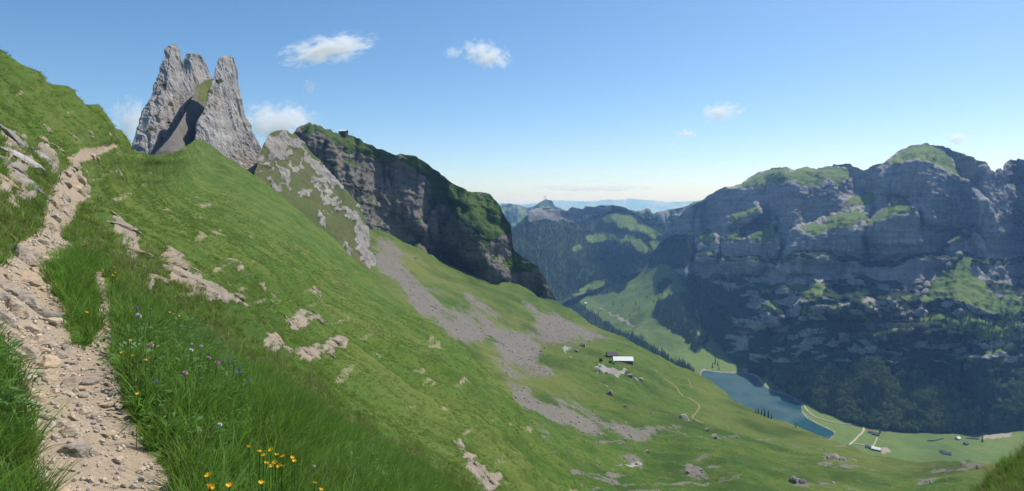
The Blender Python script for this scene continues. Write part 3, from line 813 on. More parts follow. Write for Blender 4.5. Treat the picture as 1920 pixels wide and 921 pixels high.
# ------------------------------------------------------------------ central wooded range, ridge, far peaks, plain
CT = [(900, 470), (940, 445), (962, 428), (985, 406), (992, 395), (1005, 391), (1025, 390), (1045, 392), (1062, 395), (1072, 388), (1092, 392), (1097, 386), (1115, 388), (1128, 384), (1150, 384), (1172, 390), (1200, 405), (1225, 425), (1250, 447), (1330, 480)]
CB = [(900, 640), (1000, 600), (1060, 566), (1130, 536), (1200, 508), (1250, 492), (1330, 500)]
cen = Sheet(900, 1330, CT, CB, 1.8, 1.5)
px, py = cen.px, cen.py
C_GRASS = [[(1130, 404), (1175, 401), (1200, 418), (1230, 432), (1247, 440), (1228, 448), (1195, 437), (1165, 427), (1132, 414)], [(1095, 447), (1130, 434), (1165, 447), (1192, 441), (1202, 455), (1222, 470), (1202, 478), (1180, 457), (1150, 452), (1105, 455)],
           [(1070, 468), (1086, 457), (1092, 468), (1078, 477)], [(1215, 455), (1240, 450), (1250, 462), (1225, 468)], [(1060, 560), (1100, 535), (1140, 520), (1130, 538)]]
C_ROCK = [[(985, 402), (1000, 390), (1062, 393), (1075, 387), (1098, 386), (1150, 384), (1140, 398), (1115, 408), (1090, 415), (1060, 416), (1030, 412), (990, 416)]]
mg = paint(px, py, C_GRASS, 5, 12, 151, 2)
mr = paint(px, py, C_ROCK, 4, 12, 152, 2)
deg = 33 + 7 * fbm(px / 40, py / 16, 0, 3, 153)
deg = deg * (1 - mr) + 74 * mr
deg = deg * (1 - mg) + 19 * mg
Y0 = np.interp(cen.xs, [900, 1000, 1060, 1130, 1200, 1250, 1330], [2500, 2900, 3350, 3500, 3350, 3250, 3200])
ln = smooth_cols(cen.integrate(Y0, np.radians(deg)), 7) + ridged(px / 60, py / 90, 0, 3, 154) * 0.012 * np.clip((py - cen.T[None]) / 15, 0, 1)
cen.set_Y(np.exp(ln))
P0 = cen.P
cen.displace(ridged(P0[..., 0] / 120, P0[..., 1] / 120, P0[..., 2] / 120, 4, 155) * 10)
cen.zone = np.stack([mr, 0 * mr, np.clip(1 - mg - mr, 0, 1)], -1)
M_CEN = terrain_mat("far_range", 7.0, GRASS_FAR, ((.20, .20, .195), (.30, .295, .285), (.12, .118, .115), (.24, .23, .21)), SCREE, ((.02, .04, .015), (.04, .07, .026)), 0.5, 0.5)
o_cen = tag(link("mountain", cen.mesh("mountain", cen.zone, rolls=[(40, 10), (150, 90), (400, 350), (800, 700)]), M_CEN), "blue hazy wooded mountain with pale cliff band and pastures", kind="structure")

def far_ridge(x0, x1, T, Bv, Yb, slope, amp, seed, label, rock=0.3, rough=0.0):
    sh = Sheet(x0, x1, T, [(x0, Bv), (x1, Bv)], 1.8, 1.8)
    deg = slope + 10 * fbm(sh.px / 30, sh.py / 10, 0, 3, seed)
    lnY = smooth_cols(sh.integrate(np.full(len(sh.xs), float(Yb)), np.radians(np.clip(deg, 14, 80))), 5)
    sh.set_Y(np.exp(lnY + ridged(sh.px / 26, sh.py / 50, 0, 3, seed + 1) * 0.01))
    sh.displace(ridged(sh.P[..., 0] / 200, sh.P[..., 1] / 200, sh.P[..., 2] / 200, 3, seed + 2) * amp)
    mr = 1.0 * (fbm(sh.px / 18, sh.py / 10, 0, 3, seed + 3) > (0.5 - rock))
    mw = 1.0 * (fbm(sh.px / 14, sh.py / 9, 0, 3, seed + 5) > 0.0)
    sh.zone = np.stack([mr * (sh.py < sh.T[None] + 30), 0 * mr, mw], -1)
    return sh, tag(link("mountain", sh.mesh("mountain", sh.zone, rolls=[(100, 40), (500, 400), (1200, 1200)]), M_CEN), label, kind="structure")

kas, o_kas = far_ridge(880, 1120, [(880, 398), (920, 388), (940, 383), (955, 381), (975, 386), (990, 389), (1006, 386), (1016, 379), (1024, 376), (1034, 377), (1042, 388), (1070, 400), (1120, 425)], 470, 6600, 34, 20, 161, "pale blue far mountain with a transmitter mast on its summit", 0.1)
jag, o_jag = far_ridge(1130, 1345, [(1130, 402), (1165, 394), (1182, 394), (1192, 397), (1204, 395), (1212, 391), (1218, 394), (1221, 403), (1232, 399), (1246, 395), (1262, 392), (1280, 389), (1300, 379), (1345, 372)], 470, 4400, 55, 14, 171, "jagged blue ridge behind the wooded range", 0.4)
xs = np.arange(300, 2400, 12.0)
fr, o_fr = far_ridge(300, 2400, [(float(x), 381.0 - 4.0 * float(fbm(x / 90, 0.0, 0.0, 4, 181)) - (5 if 1020 < x < 1400 else 0)) for x in xs], 425, 34000, 20, 60, 182, "faint pale mountains on the horizon", 0.0)
gp = fast_mesh("ground", [(-45000, 6000, -1150), (45000, 6000, -1150), (45000, 45000, -1150), (-45000, 45000, -1150)], quads=[(0, 1, 2, 3)])
color_attr(gp, np.zeros((4, 3)))
o_gp = tag(link("ground", gp, M_CEN), "distant lowland plain", kind="structure")

# ------------------------------------------------------------------ rock towers (closed lofts)
M_TOWER = terrain_mat("tower_rock", 0.9, GRASS_MID, ((.29, .272, .245), (.47, .445, .405), (.11, .104, .097), (.40, .33, .255)), SCREE, WOOD, 0.8, 1.6)

def tower(rows, Yc, k, thick, seed, label, amp=1.0):
    rows = np.array(rows, float)
    yy = np.arange(rows[0, 0], rows[-1, 0], 1.5)
    L = np.interp(yy, rows[:, 0], rows[:, 1])
    R = np.interp(yy, rows[:, 0], rows[:, 2])
    nphi = 150
    ph = np.linspace(0, 2 * np.pi, nphi, endpoint=False)
    a, b = np.cos(ph), np.sin(ph)
    c = (L + R) / 2
    hw = (R - L) / 2
    mid = c.mean()
    pxx = c[:, None] + hw[:, None] * a[None]
    m = (pxx - mid) * Yc / F
    a0 = -0.35
    prof = np.where(a < a0, (a + 1) / (a0 + 1), (1 - a) / (1 - a0)) ** 0.8 * np.where(b > 0, 1.0, -1.0)
    Y = Yc + k * m + prof[None] * (hw[:, None] * Yc / F) * thick + (yy[:, None] - yy.mean()) * -0.22
    P = unproj(pxx, np.broadcast_to(yy[:, None], pxx.shape), Y)
    dx = np.roll(P, -1, 1) - np.roll(P, 1, 1)
    dy = np.gradient(P, axis=0)
    n = np.cross(dx, dy)
    n /= np.linalg.norm(n, axis=-1, keepdims=True) + 1e-9
    cen_ = P.mean(1, keepdims=True)
    sgn = np.sign((n * (P - cen_)).sum(-1).mean())
    n *= sgn
    x, y, z = P[..., 0], P[..., 1], P[..., 2]
    d = ridged(x / 17, y / 17, z / 95, 3, seed) * 1.5 + ridged(x / 6 + z / 45, y / 6, z / 50, 3, seed + 5) * 1.0 + fbm(x / 2.2, y / 2.2, z / 12.0, 2, seed + 9) * 0.4
    d -= 4.0 * np.clip(ridged(x / 12 + z / 60, y / 12, z / 90, 2, seed + 20) - 0.45, 0, 1)
    d += 0.9 * np.floor(2.2 * fbm(x / 11, y / 11, z / 30, 2, seed + 40)) / 2.2
    fade = np.clip(hw / 14, 0.25, 1)[:, None]
    P = P + n * (d * amp * fade)[..., None]
    nr = len(yy)
    idx = np.arange(nr * nphi).reshape(nr, nphi)
    nx = np.roll(idx, -1, 1)
    q = np.stack([idx[:-1], idx[1:], nx[1:], nx[:-1]], -1).reshape(-1, 4)
    co = np.concatenate([P.reshape(-1, 3), P[0].mean(0)[None] + np.array([[0, 0, 0.8]])])
    t = np.stack([idx[0], nx[0], np.full(nphi, nr * nphi)], -1)
    if sgn < 0:
        pass
    me = fast_mesh("rock_tower", co, quads=q[:, ::-1] if sgn > 0 else q, tris=t if sgn > 0 else t[:, ::-1], smooth=False)
    z_ = np.zeros((len(co), 3))
    gr = fbm(co[:, 0] / 9, co[:, 1] / 9, co[:, 2] / 7, 3, seed + 31)
    z_[:, 0] = np.where(gr > 0.75, 0.4, 1.0)
    color_attr(me, z_)
    o = link("rock_tower", me, M_TOWER)
    return tag(o, label, "rock tower", "limestone towers")

tower([(84, 319, 328), (88, 314, 333), (94, 311, 337), (106, 308, 340), (120, 304, 344), (135, 300, 349), (150, 294, 354), (165, 289, 361), (180, 282, 368), (200, 272, 376), (220, 265, 378), (250, 256, 376), (270, 250, 370), (300, 240, 350), (335, 225, 340)],
      600, 1.1, 0.55, 201, "taller left grey limestone tower with blunt block top beside the green hill")
tower([(101, 351, 372), (104, 348, 377), (112, 344, 382), (122, 342, 388), (136, 341, 393), (148, 340, 398), (170, 338, 402), (200, 335, 404), (260, 332, 404)],
      790, 1.0, 0.6, 202, "smaller round rock peak behind, seen between the two tall towers", 0.9)
tower([(106, 414, 431), (109, 411, 436), (118, 408, 439), (130, 404, 442), (150, 399, 445), (180, 391, 451), (200, 385, 455), (225, 374, 463), (245, 368, 470), (262, 366, 480), (290, 372, 497), (310, 384, 506), (330, 402, 512), (352, 430, 517), (375, 455, 519), (400, 470, 520)],
      590, 1.7, 0.5, 203, "right grey limestone tower tapering to a narrow flat top above the meadow")

# ------------------------------------------------------------------ air
bm = bmesh.new()
bmesh.ops.create_cube(bm, size=1)
me = bpy.data.meshes.new("haze")
bm.to_mesh(me)
bm.free()
m, nt = new_mat("haze_air")
nb = NB(nt)
pv = nb.new("ShaderNodeVolumePrincipled")
pv.inputs["Color"].default_value = (0.25, 0.50, 1.0, 1)
pv.inputs["Density"].default_value = 6.4e-5
pv.inputs["Anisotropy"].default_value = 0.3
pv.inputs["Absorption Color"].default_value = (1, 1, 1, 1)
ov = nb.new("ShaderNodeOutputMaterial")
nb.l.new(pv.outputs[0], ov.inputs["Volume"])
hz = link("haze", me, m)
hz.scale = (94000, 47000, 1152 + 420)
hz.location = (0, 47000 / 2 - 1000, (420 - 1152) / 2)
tag(hz, "pale blue air between the mountains", kind="stuff")

# =================================================================== VEGETATION
PROTO = {}

def blade_mesh(rng, n, h, w, lean, spread, segs=3, curl=0.5):
    V, Q, T = [], [], []
    for i in range(n):
        ang = rng.uniform(0, 2 * np.pi)
        r = spread * math.sqrt(rng.uniform(0, 1))
        bx, by = r * math.cos(ang * 3.1), r * math.sin(ang * 3.1)
        hh = h * rng.uniform(0.55, 1.1)
        ww = w * rng.uniform(0.7, 1.3)
        ln = lean * rng.uniform(0.3, 1.3)
        dx, dy = math.cos(ang), math.sin(ang)
        tw = rng.uniform(0, 2 * np.pi)
        sx, sy = math.cos(tw), math.sin(tw)
        base = len(V)
        for s in range(segs + 1):
            t = s / segs
            out = ln * hh * (t ** (1.4 + curl))
            z = hh * (t - 0.35 * ln * t * t)
            wd = ww * (1 - t) ** 0.7 * 0.5 if s < segs else 0
            cx, cy = bx + dx * out, by + dy * out
            if s < segs:
                V.append((cx - sx * wd, cy - sy * wd, z))
                V.append((cx + sx * wd, cy + sy * wd, z))
            else:
                V.append((cx, cy, z))
        for s in range(segs - 1):
            a = base + 2 * s
            Q.append((a, a + 1, a + 3, a + 2))
        a = base + 2 * (segs - 1)
        T.append((a, a + 1, a + 2))
    return fast_mesh("tuft", V, quads=Q, tris=T)

def leaf_mesh(rng, n, h, size):
    V, Q = [], []
    for i in range(n):
        ang = rng.uniform(0, 2 * np.pi)
        r = h * 0.8 * math.sqrt(rng.uniform(0, 1))
        c = np.array([r * math.cos(ang), r * math.sin(ang), h * rng.uniform(0.15, 1.0) * (1 - 0.4 * (r / h) ** 2)])
        d = np.array([math.cos(ang + rng.normal(0, .8)), math.sin(ang + rng.normal(0, .8)), rng.uniform(-.3, .6)])
        d /= np.linalg.norm(d)
        s = np.cross(d, [0, 0, 1.0])
        s /= np.linalg.norm(s)
        sz = size * rng.uniform(.6, 1.3)
        b = len(V)
        V += [tuple(c), tuple(c + d * sz * .5 + s * sz * .26 + [0, 0, sz * .06]), tuple(c + d * sz), tuple(c + d * sz * .5 - s * sz * .26 + [0, 0, sz * .06])]
        Q.append((b, b + 1, b + 2, b + 3))
    return fast_mesh("leaf_clump", V, quads=Q)

def spruce_mesh(rng, h=1.0, r=0.16, tiers=9, spokes=7):
    """tiers of drooping branch fans round a tapered trunk; unit height. material 0 needles, 1 bark"""
    V, Q, T, mi = [], [], [], []
    for k in range(5):
        a0, a1 = 2 * np.pi * k / 5, 2 * np.pi * (k + 1) / 5
        b = len(V)
        V += [(.018 * math.cos(a0), .018 * math.sin(a0), 0), (.018 * math.cos(a1), .018 * math.sin(a1), 0), (0, 0, h * .9)]
        T.append((b, b + 1, b + 2))
        mi.append(1)
    for t in range(tiers):
        f = t / (tiers - 1)
        z = h * (0.07 + 0.86 * f)
        rr = r * (1 - f) ** 0.8 * rng.uniform(.85, 1.15) + 0.012
        a0 = rng.uniform(0, 6.3)
        for s in range(spokes):
            a = a0 + 2 * np.pi * s / spokes + rng.normal(0, .15)
            q = rr * rng.uniform(.65, 1.2)
            half = np.pi / spokes * rng.uniform(.8, 1.2)
            b = len(V)
            V += [(0, 0, z + .075 * h), (q * .7 * math.cos(a - half), q * .7 * math.sin(a - half), z - q * .25), (q * math.cos(a), q * math.sin(a), z - q * .55), (q * .7 * math.cos(a + half), q * .7 * math.sin(a + half), z - q * .25)]
            T += [(b, b + 1, b + 2), (b, b + 2, b + 3)]
            mi += [0, 0]
    b = len(V)
    V += [(.008, 0, h * .93), (-.004, .007, h * .93), (-.004, -.007, h * .93), (0, 0, h * 1.03)]
    T += [(b, b + 1, b + 3), (b + 1, b + 2, b + 3), (b + 2, b, b + 3)]
    mi += [0, 0, 0]
    return V, T, mi

def crown_mesh(rng, n=130):
    """broadleaf crown: leaf clumps spread through a lumpy volume, unit height"""
    V, Q = [], []
    for i in range(n):
        d = rng.normal(size=3)
        d /= np.linalg.norm(d)
        r = rng.uniform(.55, 1) ** .6
        lump = 1 + .25 * math.sin(5 * d[0] + 3 * d[1]) * math.cos(4 * d[2])
        c = np.array([d[0] * .36, d[1] * .36, d[2] * .42]) * r * lump + [0, 0, .56]
        nrm = d + rng.normal(0, .5, 3)
        nrm /= np.linalg.norm(nrm)
        a = np.cross(nrm, rng.normal(size=3))
        a /= np.linalg.norm(a)
        b_ = np.cross(nrm, a)
        s = rng.uniform(.05, .105)
        b = len(V)
        V += [tuple(c + a * s), tuple(c + b_ * s * .9 - nrm * s * .3), tuple(c - a * s), tuple(c - b_ * s * .9 - nrm * s * .3)]
        Q.append((b, b + 1, b + 2, b + 3))
    return V, Q

M_GRASS_T = simple_mat("grass_blade", (.110, .235, .024), (.165, .285, .042), 3.0, 0.55, spec=0.3, translucent=0.52, vary=True)
M_GRASS_S = simple_mat("grass_short", (.115, .220, .026), (.175, .245, .048), 2.0, 0.6, spec=0.2, translucent=0.5, vary=True)
M_STRAW = simple_mat("grass_dry", (.36, .33, .15), (.26, .28, .09), 3.0, 0.7, translucent=0.3, vary=True)
M_HERB = simple_mat("herb_leaf", (.06, .15, .025), (.10, .20, .045), 6.0, 0.5, spec=0.35, translucent=0.35, vary=True)
M_NEEDLE = simple_mat("spruce_needle", (.036, .066, .022), (.062, .10, .034), 3.0, 0.85, vary=True)
M_LEAF = simple_mat("tree_leaf", (.085, .135, .038), (.12, .17, .055), 3.0, 0.8, translucent=0.25, vary=True)
M_BARK = simple_mat("bark", (.05, .035, .025), (.03, .022, .016), 8.0, 0.9)

def proto(group, name, me):
    c = PROTO.get(group)
    if c is None:
        c = PROTO[group] = bpy.data.collections.new(group)
    o = bpy.data.objects.new("%s_%02d" % (name, len(c.objects)), me)
    c.objects.link(o)

r0 = np.random.default_rng(77)
for i in range(5):
    me = blade_mesh(r0, 20, 0.31, 0.0075, 0.65, 0.05, 4)
    me.materials.append(M_GRASS_T)
    proto("tall", "tall", me)
for i in range(4):
    me = blade_mesh(r0, 26, 0.10, 0.006, 0.9, 0.06, 3)
    me.materials.append(M_GRASS_S)
    proto("short", "short", me)
me = blade_mesh(r0, 9, 0.16, 0.005, 0.6, 0.06, 3)
me.materials.append(M_STRAW)
proto("short", "short", me)
for i in range(3):
    me = leaf_mesh(r0, 34, 0.16, 0.05)
    me.materials.append(M_HERB)
    proto("herb", "herb", me)
for i in range(3):
    me = blade_mesh(r0, 44, 0.17, 0.022, 0.9, 0.30, 3)
    me.materials.append(M_GRASS_S)
    proto("clump", "clump", me)
me = blade_mesh(r0, 30, 0.15, 0.018, 0.9, 0.3, 3)
me.materials.append(M_STRAW)
proto("clump", "clump", me)
for i in range(3):
    me = blade_mesh(r0, 8, 0.5, 0.005, 0.35, 0.05, 4)
    me.materials.append(M_STRAW)
    proto("stalk", "stalk", me)
for i in range(4):
    V, T, mi = spruce_mesh(r0, 1.0, 0.15 + .03 * r0.uniform(), 9, 7)
    me = fast_mesh("spruce", V, tris=T, smooth=False)
    me.materials.append(M_NEEDLE)
    me.materials.append(M_BARK)
    me.polygons.foreach_set("material_index", np.array(mi, np.int32))
    proto("wood", "spruce", me)
for i in range(3):
    V, Q = crown_mesh(r0)
    me = fast_mesh("crown", V, quads=Q, smooth=False)
    me.materials.append(M_LEAF)
    proto("broad", "crown", me)

def scatter(name, group, pts, eul, scl, label):
    """stuff: copies of the pieces in PROTO[group] on points, by geometry nodes"""
    n = len(pts)
    me = bpy.data.meshes.new(name)
    me.vertices.add(n)
    me.vertices.foreach_set("co", np.asarray(pts, np.float32).ravel())
    for nm, ty, key, arr in (("rot", 'FLOAT_VECTOR', "vector", eul), ("scl", 'FLOAT', "value", scl), ("pick", 'INT', "value", RNG.integers(0, len(PROTO[group].objects), n))):
        at = me.attributes.new(nm, ty, 'POINT')
        at.data.foreach_set(key, np.asarray(arr, np.int32 if ty == 'INT' else np.float32).ravel())
    o = link(name, me)
    ng = bpy.data.node_groups.new(name + "_scatter", 'GeometryNodeTree')
    ng.interface.new_socket("Geometry", in_out='INPUT', socket_type='NodeSocketGeometry')
    ng.interface.new_socket("Geometry", in_out='OUTPUT', socket_type='NodeSocketGeometry')
    N, L = ng.nodes, ng.links
    gi, go = N.new("NodeGroupInput"), N.new("NodeGroupOutput")
    ci = N.new("GeometryNodeCollectionInfo")
    ci.inputs["Collection"].default_value = PROTO[group]
    ci.inputs["Separate Children"].default_value = True
    ci.inputs["Reset Children"].default_value = True
    ip = N.new("GeometryNodeInstanceOnPoints")
    ip.inputs["Pick Instance"].default_value = True
    def named(nm, ty):
        a = N.new("GeometryNodeInputNamedAttribute")
        a.data_type = ty
        a.inputs["Name"].default_value = nm
        return a.outputs["Attribute"]
    er = N.new("FunctionNodeEulerToRotation")
    L.new(named("rot", 'FLOAT_VECTOR'), er.inputs[0])
    L.new(gi.outputs[0], ip.inputs["Points"])
    L.new(ci.outputs[0], ip.inputs["Instance"])
    L.new(named("pick", 'INT'), ip.inputs["Instance Index"])
    L.new(er.outputs[0], ip.inputs["Rotation"])
    L.new(named("scl", 'FLOAT'), ip.inputs["Scale"])
    L.new(ip.outputs[0], go.inputs[0])
    md = o.modifiers.new("scatter", 'NODES')
    md.node_group = ng
    return tag(o, label, kind="stuff")

def cells(sheet):
    P = sheet.P
    a = P[1:, :-1] - P[:-1, :-1]
    b = P[:-1, 1:] - P[:-1, :-1]
    return np.linalg.norm(np.cross(a, b), axis=-1)

def pick_points(sheet, dens, n_max=None, mul=1.0):
    """random points on a sheet, dens(cell arrays) per square metre"""
    w = cells(sheet) * dens
    tot = w.sum() * mul
    n = int(tot) if n_max is None else min(int(tot), n_max)
    cdf = np.cumsum(w.ravel())
    k = np.searchsorted(cdf, RNG.uniform(0, cdf[-1], n))
    i, j = np.divmod(k, w.shape[1])
    return i + RNG.uniform(0, 1, n), j + RNG.uniform(0, 1, n)

def eulers(n, tilt=0.2):
    return np.stack([RNG.normal(0, tilt, n), RNG.normal(0, tilt, n), RNG.uniform(0, 6.283, n)], -1)

# --- grass on the near hillside
hp, hy, hY = hill.px[:-1, :-1], hill.py[:-1, :-1], hill.P[:-1, :-1, 1]
free = (hill.zone[:-1, :-1, 1] < 0.4) & (hill.zone[:-1, :-1, 0] < 0.55)
TALL = [[(205, 545), (235, 560), (300, 590), (400, 660), (480, 700), (620, 770), (720, 850), (860, 930), (900, 1180), (330, 1180), (325, 925), (312, 890), (275, 840), (232, 760), (212, 680), (216, 620)],
        [(85, 500), (140, 470), (190, 500), (190, 620), (155, 650), (120, 590)], [(-200, 640), (0, 645), (35, 740), (60, 860), (60, 1180), (-200, 1180)]]
m_tall = smooth_cols(paint(hp, hy, TALL, 8, 20, 301, 4), 2)
inframe = (hp > -160) & (hy < 1080)
patch = 0.6 + 0.8 * np.clip(fbm(hp / 40, hy / 40, 0, 3, 302) + 0.4, 0, 1)
r, c = pick_points(hill, free * inframe * (hY < 14) * m_tall * 330 * patch)
pts = hill.bil(hill.P, r, c)
n = len(pts)
scl = RNG.uniform(0.55, 1.15, n) * np.where(pts[:, 0] < -2.2 - 0.1 * pts[:, 1] * 0, 0.8, 1.0)
scatter("tall_grass", "tall", pts, eulers(n, .22), scl, "long green grass along the right edge of the path")
N1 = n
r, c = pick_points(hill, free * inframe * (hY < 15) * (1 - 0.75 * m_tall) * 300 * patch / (1 + (hY / 6.5) ** 2.6))
pts = hill.bil(hill.P, r, c)
n = len(pts)
scatter("short_grass", "short", pts, eulers(n, .3), RNG.uniform(0.6, 1.3, n) * (1 + pts[:, 1] / 30), "short green turf on the near slope")
N2 = n
r, c = pick_points(hill, free * (hp > -60) * (hy < 960) * (hY > 8.5) * (m_tall < .3) * (hY < 380) * 16.0 / (1 + (hY / 45) ** 2) * (0.35 + 0.65 * (hY < 200)) * np.clip(patch * 1.2 - .2, 0.1, 2))
pts = hill.bil(hill.P, r, c)
n = len(pts)
scatter("meadow_tussocks", "clump", pts, eulers(n, .3), RNG.uniform(0.25, 0.65, n) * (0.8 + pts[:, 1] / 110), "coarse grass tussocks on the steep slope")
N3 = n
HERB = [[(-60, 760), (10, 765), (60, 800), (66, 860), (40, 880), (-60, 870)], [(215, 620), (330, 600), (430, 680), (460, 790), (380, 880), (300, 850), (240, 740)], [(640, 840), (760, 860), (840, 921), (640, 921)], [(-40, 640), (20, 650), (30, 740), (-40, 740)]]
m_herb = paint(hp, hy, HERB, 8, 14, 305, 3)
r, c = pick_points(hill, free * inframe * (hY < 12) * m_herb * 90)
pts = hill.bil(hill.P, r, c)
n = len(pts)
scatter("leafy_herbs", "herb", pts, eulers(n, .2), RNG.uniform(0.5, 1.15, n), "low broad leaved herbs among the grass beside the path")
r, c = pick_points(hill, free * inframe * (hY < 16) * (10 + 8 * (hp > 380)) * np.clip(patch - .5, 0, 1))
pts = hill.bil(hill.P, r, c)
n = len(pts)
scatter("seed_stalks", "stalk", pts, eulers(n, .25), RNG.uniform(0.45, 0.95, n), "thin pale seed stalks standing in the grass")
print("SCATTER", N1, N2, N3, n)

# --- grassy spur low on the right
ST = [(1740, 990), (1800, 946), (1830, 918), (1850, 900), (1880, 876), (1920, 848), (1990, 800), (2200, 700)]
spur = Sheet(1740, 2200, ST, [(1740, 1250), (2200, 1250)], 5, 5)
spur.set_Y(tps([(1740, 990, 13.5), (1920, 848, 13), (2200, 700, 12), (1740, 1250, 8), (2200, 1250, 6), (1950, 1000, 9.5), (1850, 960, 11.2), (2050, 900, 10)])(spur.px, spur.py))
spur.displace(fbm(spur.P[..., 0] / 1.2, spur.P[..., 1] / 1.2, 0, 3, 311) * 0.10)
spur.zone = np.zeros(spur.px.shape + (3,))
o_spur = tag(link("hillock", spur.mesh("hillock", spur.zone, rolls=[(0.6, .3), (2, 2), (6, 9), (14, 30)]), M_HILL), "grassy hillock at the lower right edge", kind="structure")
r, c = pick_points(spur, 130.0 * np.ones((spur.nr - 1, len(spur.xs) - 1)) * (spur.px[:-1, :-1] < 2080))
pts = spur.bil(spur.P, r, c)
n = len(pts)
scatter("hillock_grass", "tall", pts, eulers(n, .35), RNG.uniform(0.5, 1.0, n), "tangled green grass on the right hillock")
r, c = pick_points(spur, 75.0 * np.ones((spur.nr - 1, len(spur.xs) - 1)) * (spur.px[:-1, :-1] < 2080))
pts = spur.bil(spur.P, r, c)
n = len(pts)
scatter("hillock_stalks", "stalk", pts, eulers(n, .35), RNG.uniform(0.5, 1.0, n), "pale dry stalks on the right hillock")

# --- dark dwarf shrubs dotted over the pasture
bp_, by_ = bowl.px[:-1, :-1], bowl.py[:-1, :-1]
sh_n = np.clip(fbm(bp_ / 45, by_ / 22, 0, 4, 340) - 0.1, 0, 1)
r, c = pick_points(bowl, (bowl.zone[:-1, :-1, 1] < 0.3) * (bp_ > 930) * (bp_ < 1900) * (by_ < 930) * 0.05 * sh_n)
pts = bowl.bil(bowl.P, r, c)
n = len(pts)
print("SHRUBS", n)
scatter("dwarf_shrubs", "herb", pts, eulers(n, .2), RNG.uniform(2.5, 8.0, n), "low dark shrubs dotted over the pasture")

# --- woods
def wood(name, sheet, polys, per_px2, hmin, hmax, label, group="wood", amp=5, seed=321, cond=None):
    a = np.concatenate([np.array(p, float) for p in polys])
    mn, mx = a.min(0), a.max(0)
    n = int((mx[0] - mn[0]) * (mx[1] - mn[1]) * per_px2)
    x, y = RNG.uniform(mn[0], mx[0], n), RNG.uniform(mn[1], mx[1], n)
    k = paint(x, y, polys, amp, 14, seed, 1.0) > 0.5
    k &= (y > np.interp(x, sheet.xs, sheet.T) + 1) & (y < np.interp(x, sheet.xs, sheet.B))
    if cond is not None:
        k &= cond(x, y)
    x, y = x[k], y[k]
    pts = sheet.sample(x, y)
    pts[:, 2] -= 0.6
    n = len(pts)
    print("WOOD", name, n)
    return scatter(name, group, pts, eulers(n, .03), RNG.uniform(hmin, hmax, n), label)

wood("forest", mas, [M_FOREST[0]], 0.16, 12, 21, "dark spruce forest at the foot of the massif above the lake", cond=lambda x, y: fbm(x / 22, y / 22, 0, 2, 330) < 0.6)
wood("forest", mas, [M_FOREST[0]], 0.09, 12, 20, "mixed leafy woodland among the spruces at the foot of the massif", "broad", cond=lambda x, y: fbm(x / 22, y / 22, 0, 2, 330) > -0.35)
wood("forest", mas, [M_FOREST[1]], 0.10, 12, 20, "dark woodland under the cliff at the right edge", "broad")
wood("forest", mas, [M_FOREST[2], M_FOREST[3]], 0.16, 13, 22, "hazy spruce forest on the slope above the valley pastures")
wood("forest", val, FOR_V[:5], 0.17, 13, 24, "spruce woods on the slopes and floor of the upper valley")
wood("forest", cen, [[(930, 440), (985, 415), (1060, 420), (1130, 400), (1200, 415), (1260, 455), (1200, 505), (1060, 562), (960, 600), (930, 600)]], 0.16, 14, 26, "blue hazy forest covering the central mountain",
     cond=lambda x, y: (paint(x, y, C_GRASS, 5, 12, 151, 1) < 0.5) & (paint(x, y, C_ROCK, 4, 12, 152, 1) < 0.5))
wood("ledge_trees", mas, [[(1380, 520), (1440, 560), (1500, 580), (1640, 570), (1720, 560), (1720, 640), (1500, 640), (1400, 640), (1340, 600)], [(1720, 570), (1920, 590), (1920, 650), (1740, 640)], [(1230, 500), (1330, 460), (1380, 520), (1300, 560)]], 0.03, 8, 15, "scattered dark trees on the rock ledges of the massif")

# =================================================================== ROCKS AND STONES
def rock_mat(name, a, b, dark, scale=6.0, bump=0.6):
    m, nt = new_mat(name)
    nb = NB(nt)
    geo = nb.new("ShaderNodeNewGeometry").outputs["Position"]
    n1 = nb.noise(geo, scale, 6, 0.65)
    n2 = nb.noise(geo, scale * 0.25, 3)
    n3 = nb.noise(nb.scaled(geo, (scale * 2, scale * 2, scale * 6)), 1.0, 5, 0.7)
    col = nb.mix(nb.ramp(n1, [(0.3, (0, 0, 0)), (0.7, (1, 1, 1))]), a, b)
    col = nb.mix(nb.math('MULTIPLY', nb.ramp(n3, [(0.36, (1, 1, 1)), (0.5, (0, 0, 0))]), 0.75), col, dark)
    col = nb.mix(nb.math('MULTIPLY', nb.ramp(n2, [(0.45, (0, 0, 0)), (0.65, (1, 1, 1))]), 0.5), col, tuple((p * .6 + q * .4) for p, q in zip(a, (.45, .30, .17))))
    oi = nb.new("ShaderNodeObjectInfo").outputs["Random"]
    hs = nb.new("ShaderNodeHueSaturation")
    nb.l.new(col, hs.inputs["Color"])
    nb.l.new(nb.math('ADD', 0.75, nb.math('MULTIPLY', oi, 0.5)), hs.inputs["Value"])
    nb.l.new(nb.math('ADD', 0.7, nb.math('MULTIPLY', oi, 0.5)), hs.inputs["Saturation"])
    bs = nb.new("ShaderNodeBsdfPrincipled")
    nb.l.new(hs.outputs[0], bs.inputs["Base Color"])
    bs.inputs["Roughness"].default_value = 0.88
    bs.inputs["Specular IOR Level"].default_value = 0.2
    bp = nb.new("ShaderNodeBump")
    bp.inputs["Strength"].default_value = bump
    bp.inputs["Distance"].default_value = 0.25 / scale
    nb.l.new(nb.math('ADD', n1, n3), bp.inputs["Height"])
    nb.l.new(bp.outputs[0], bs.inputs["Normal"])
    nb.out(bs.outputs[0])
    return m

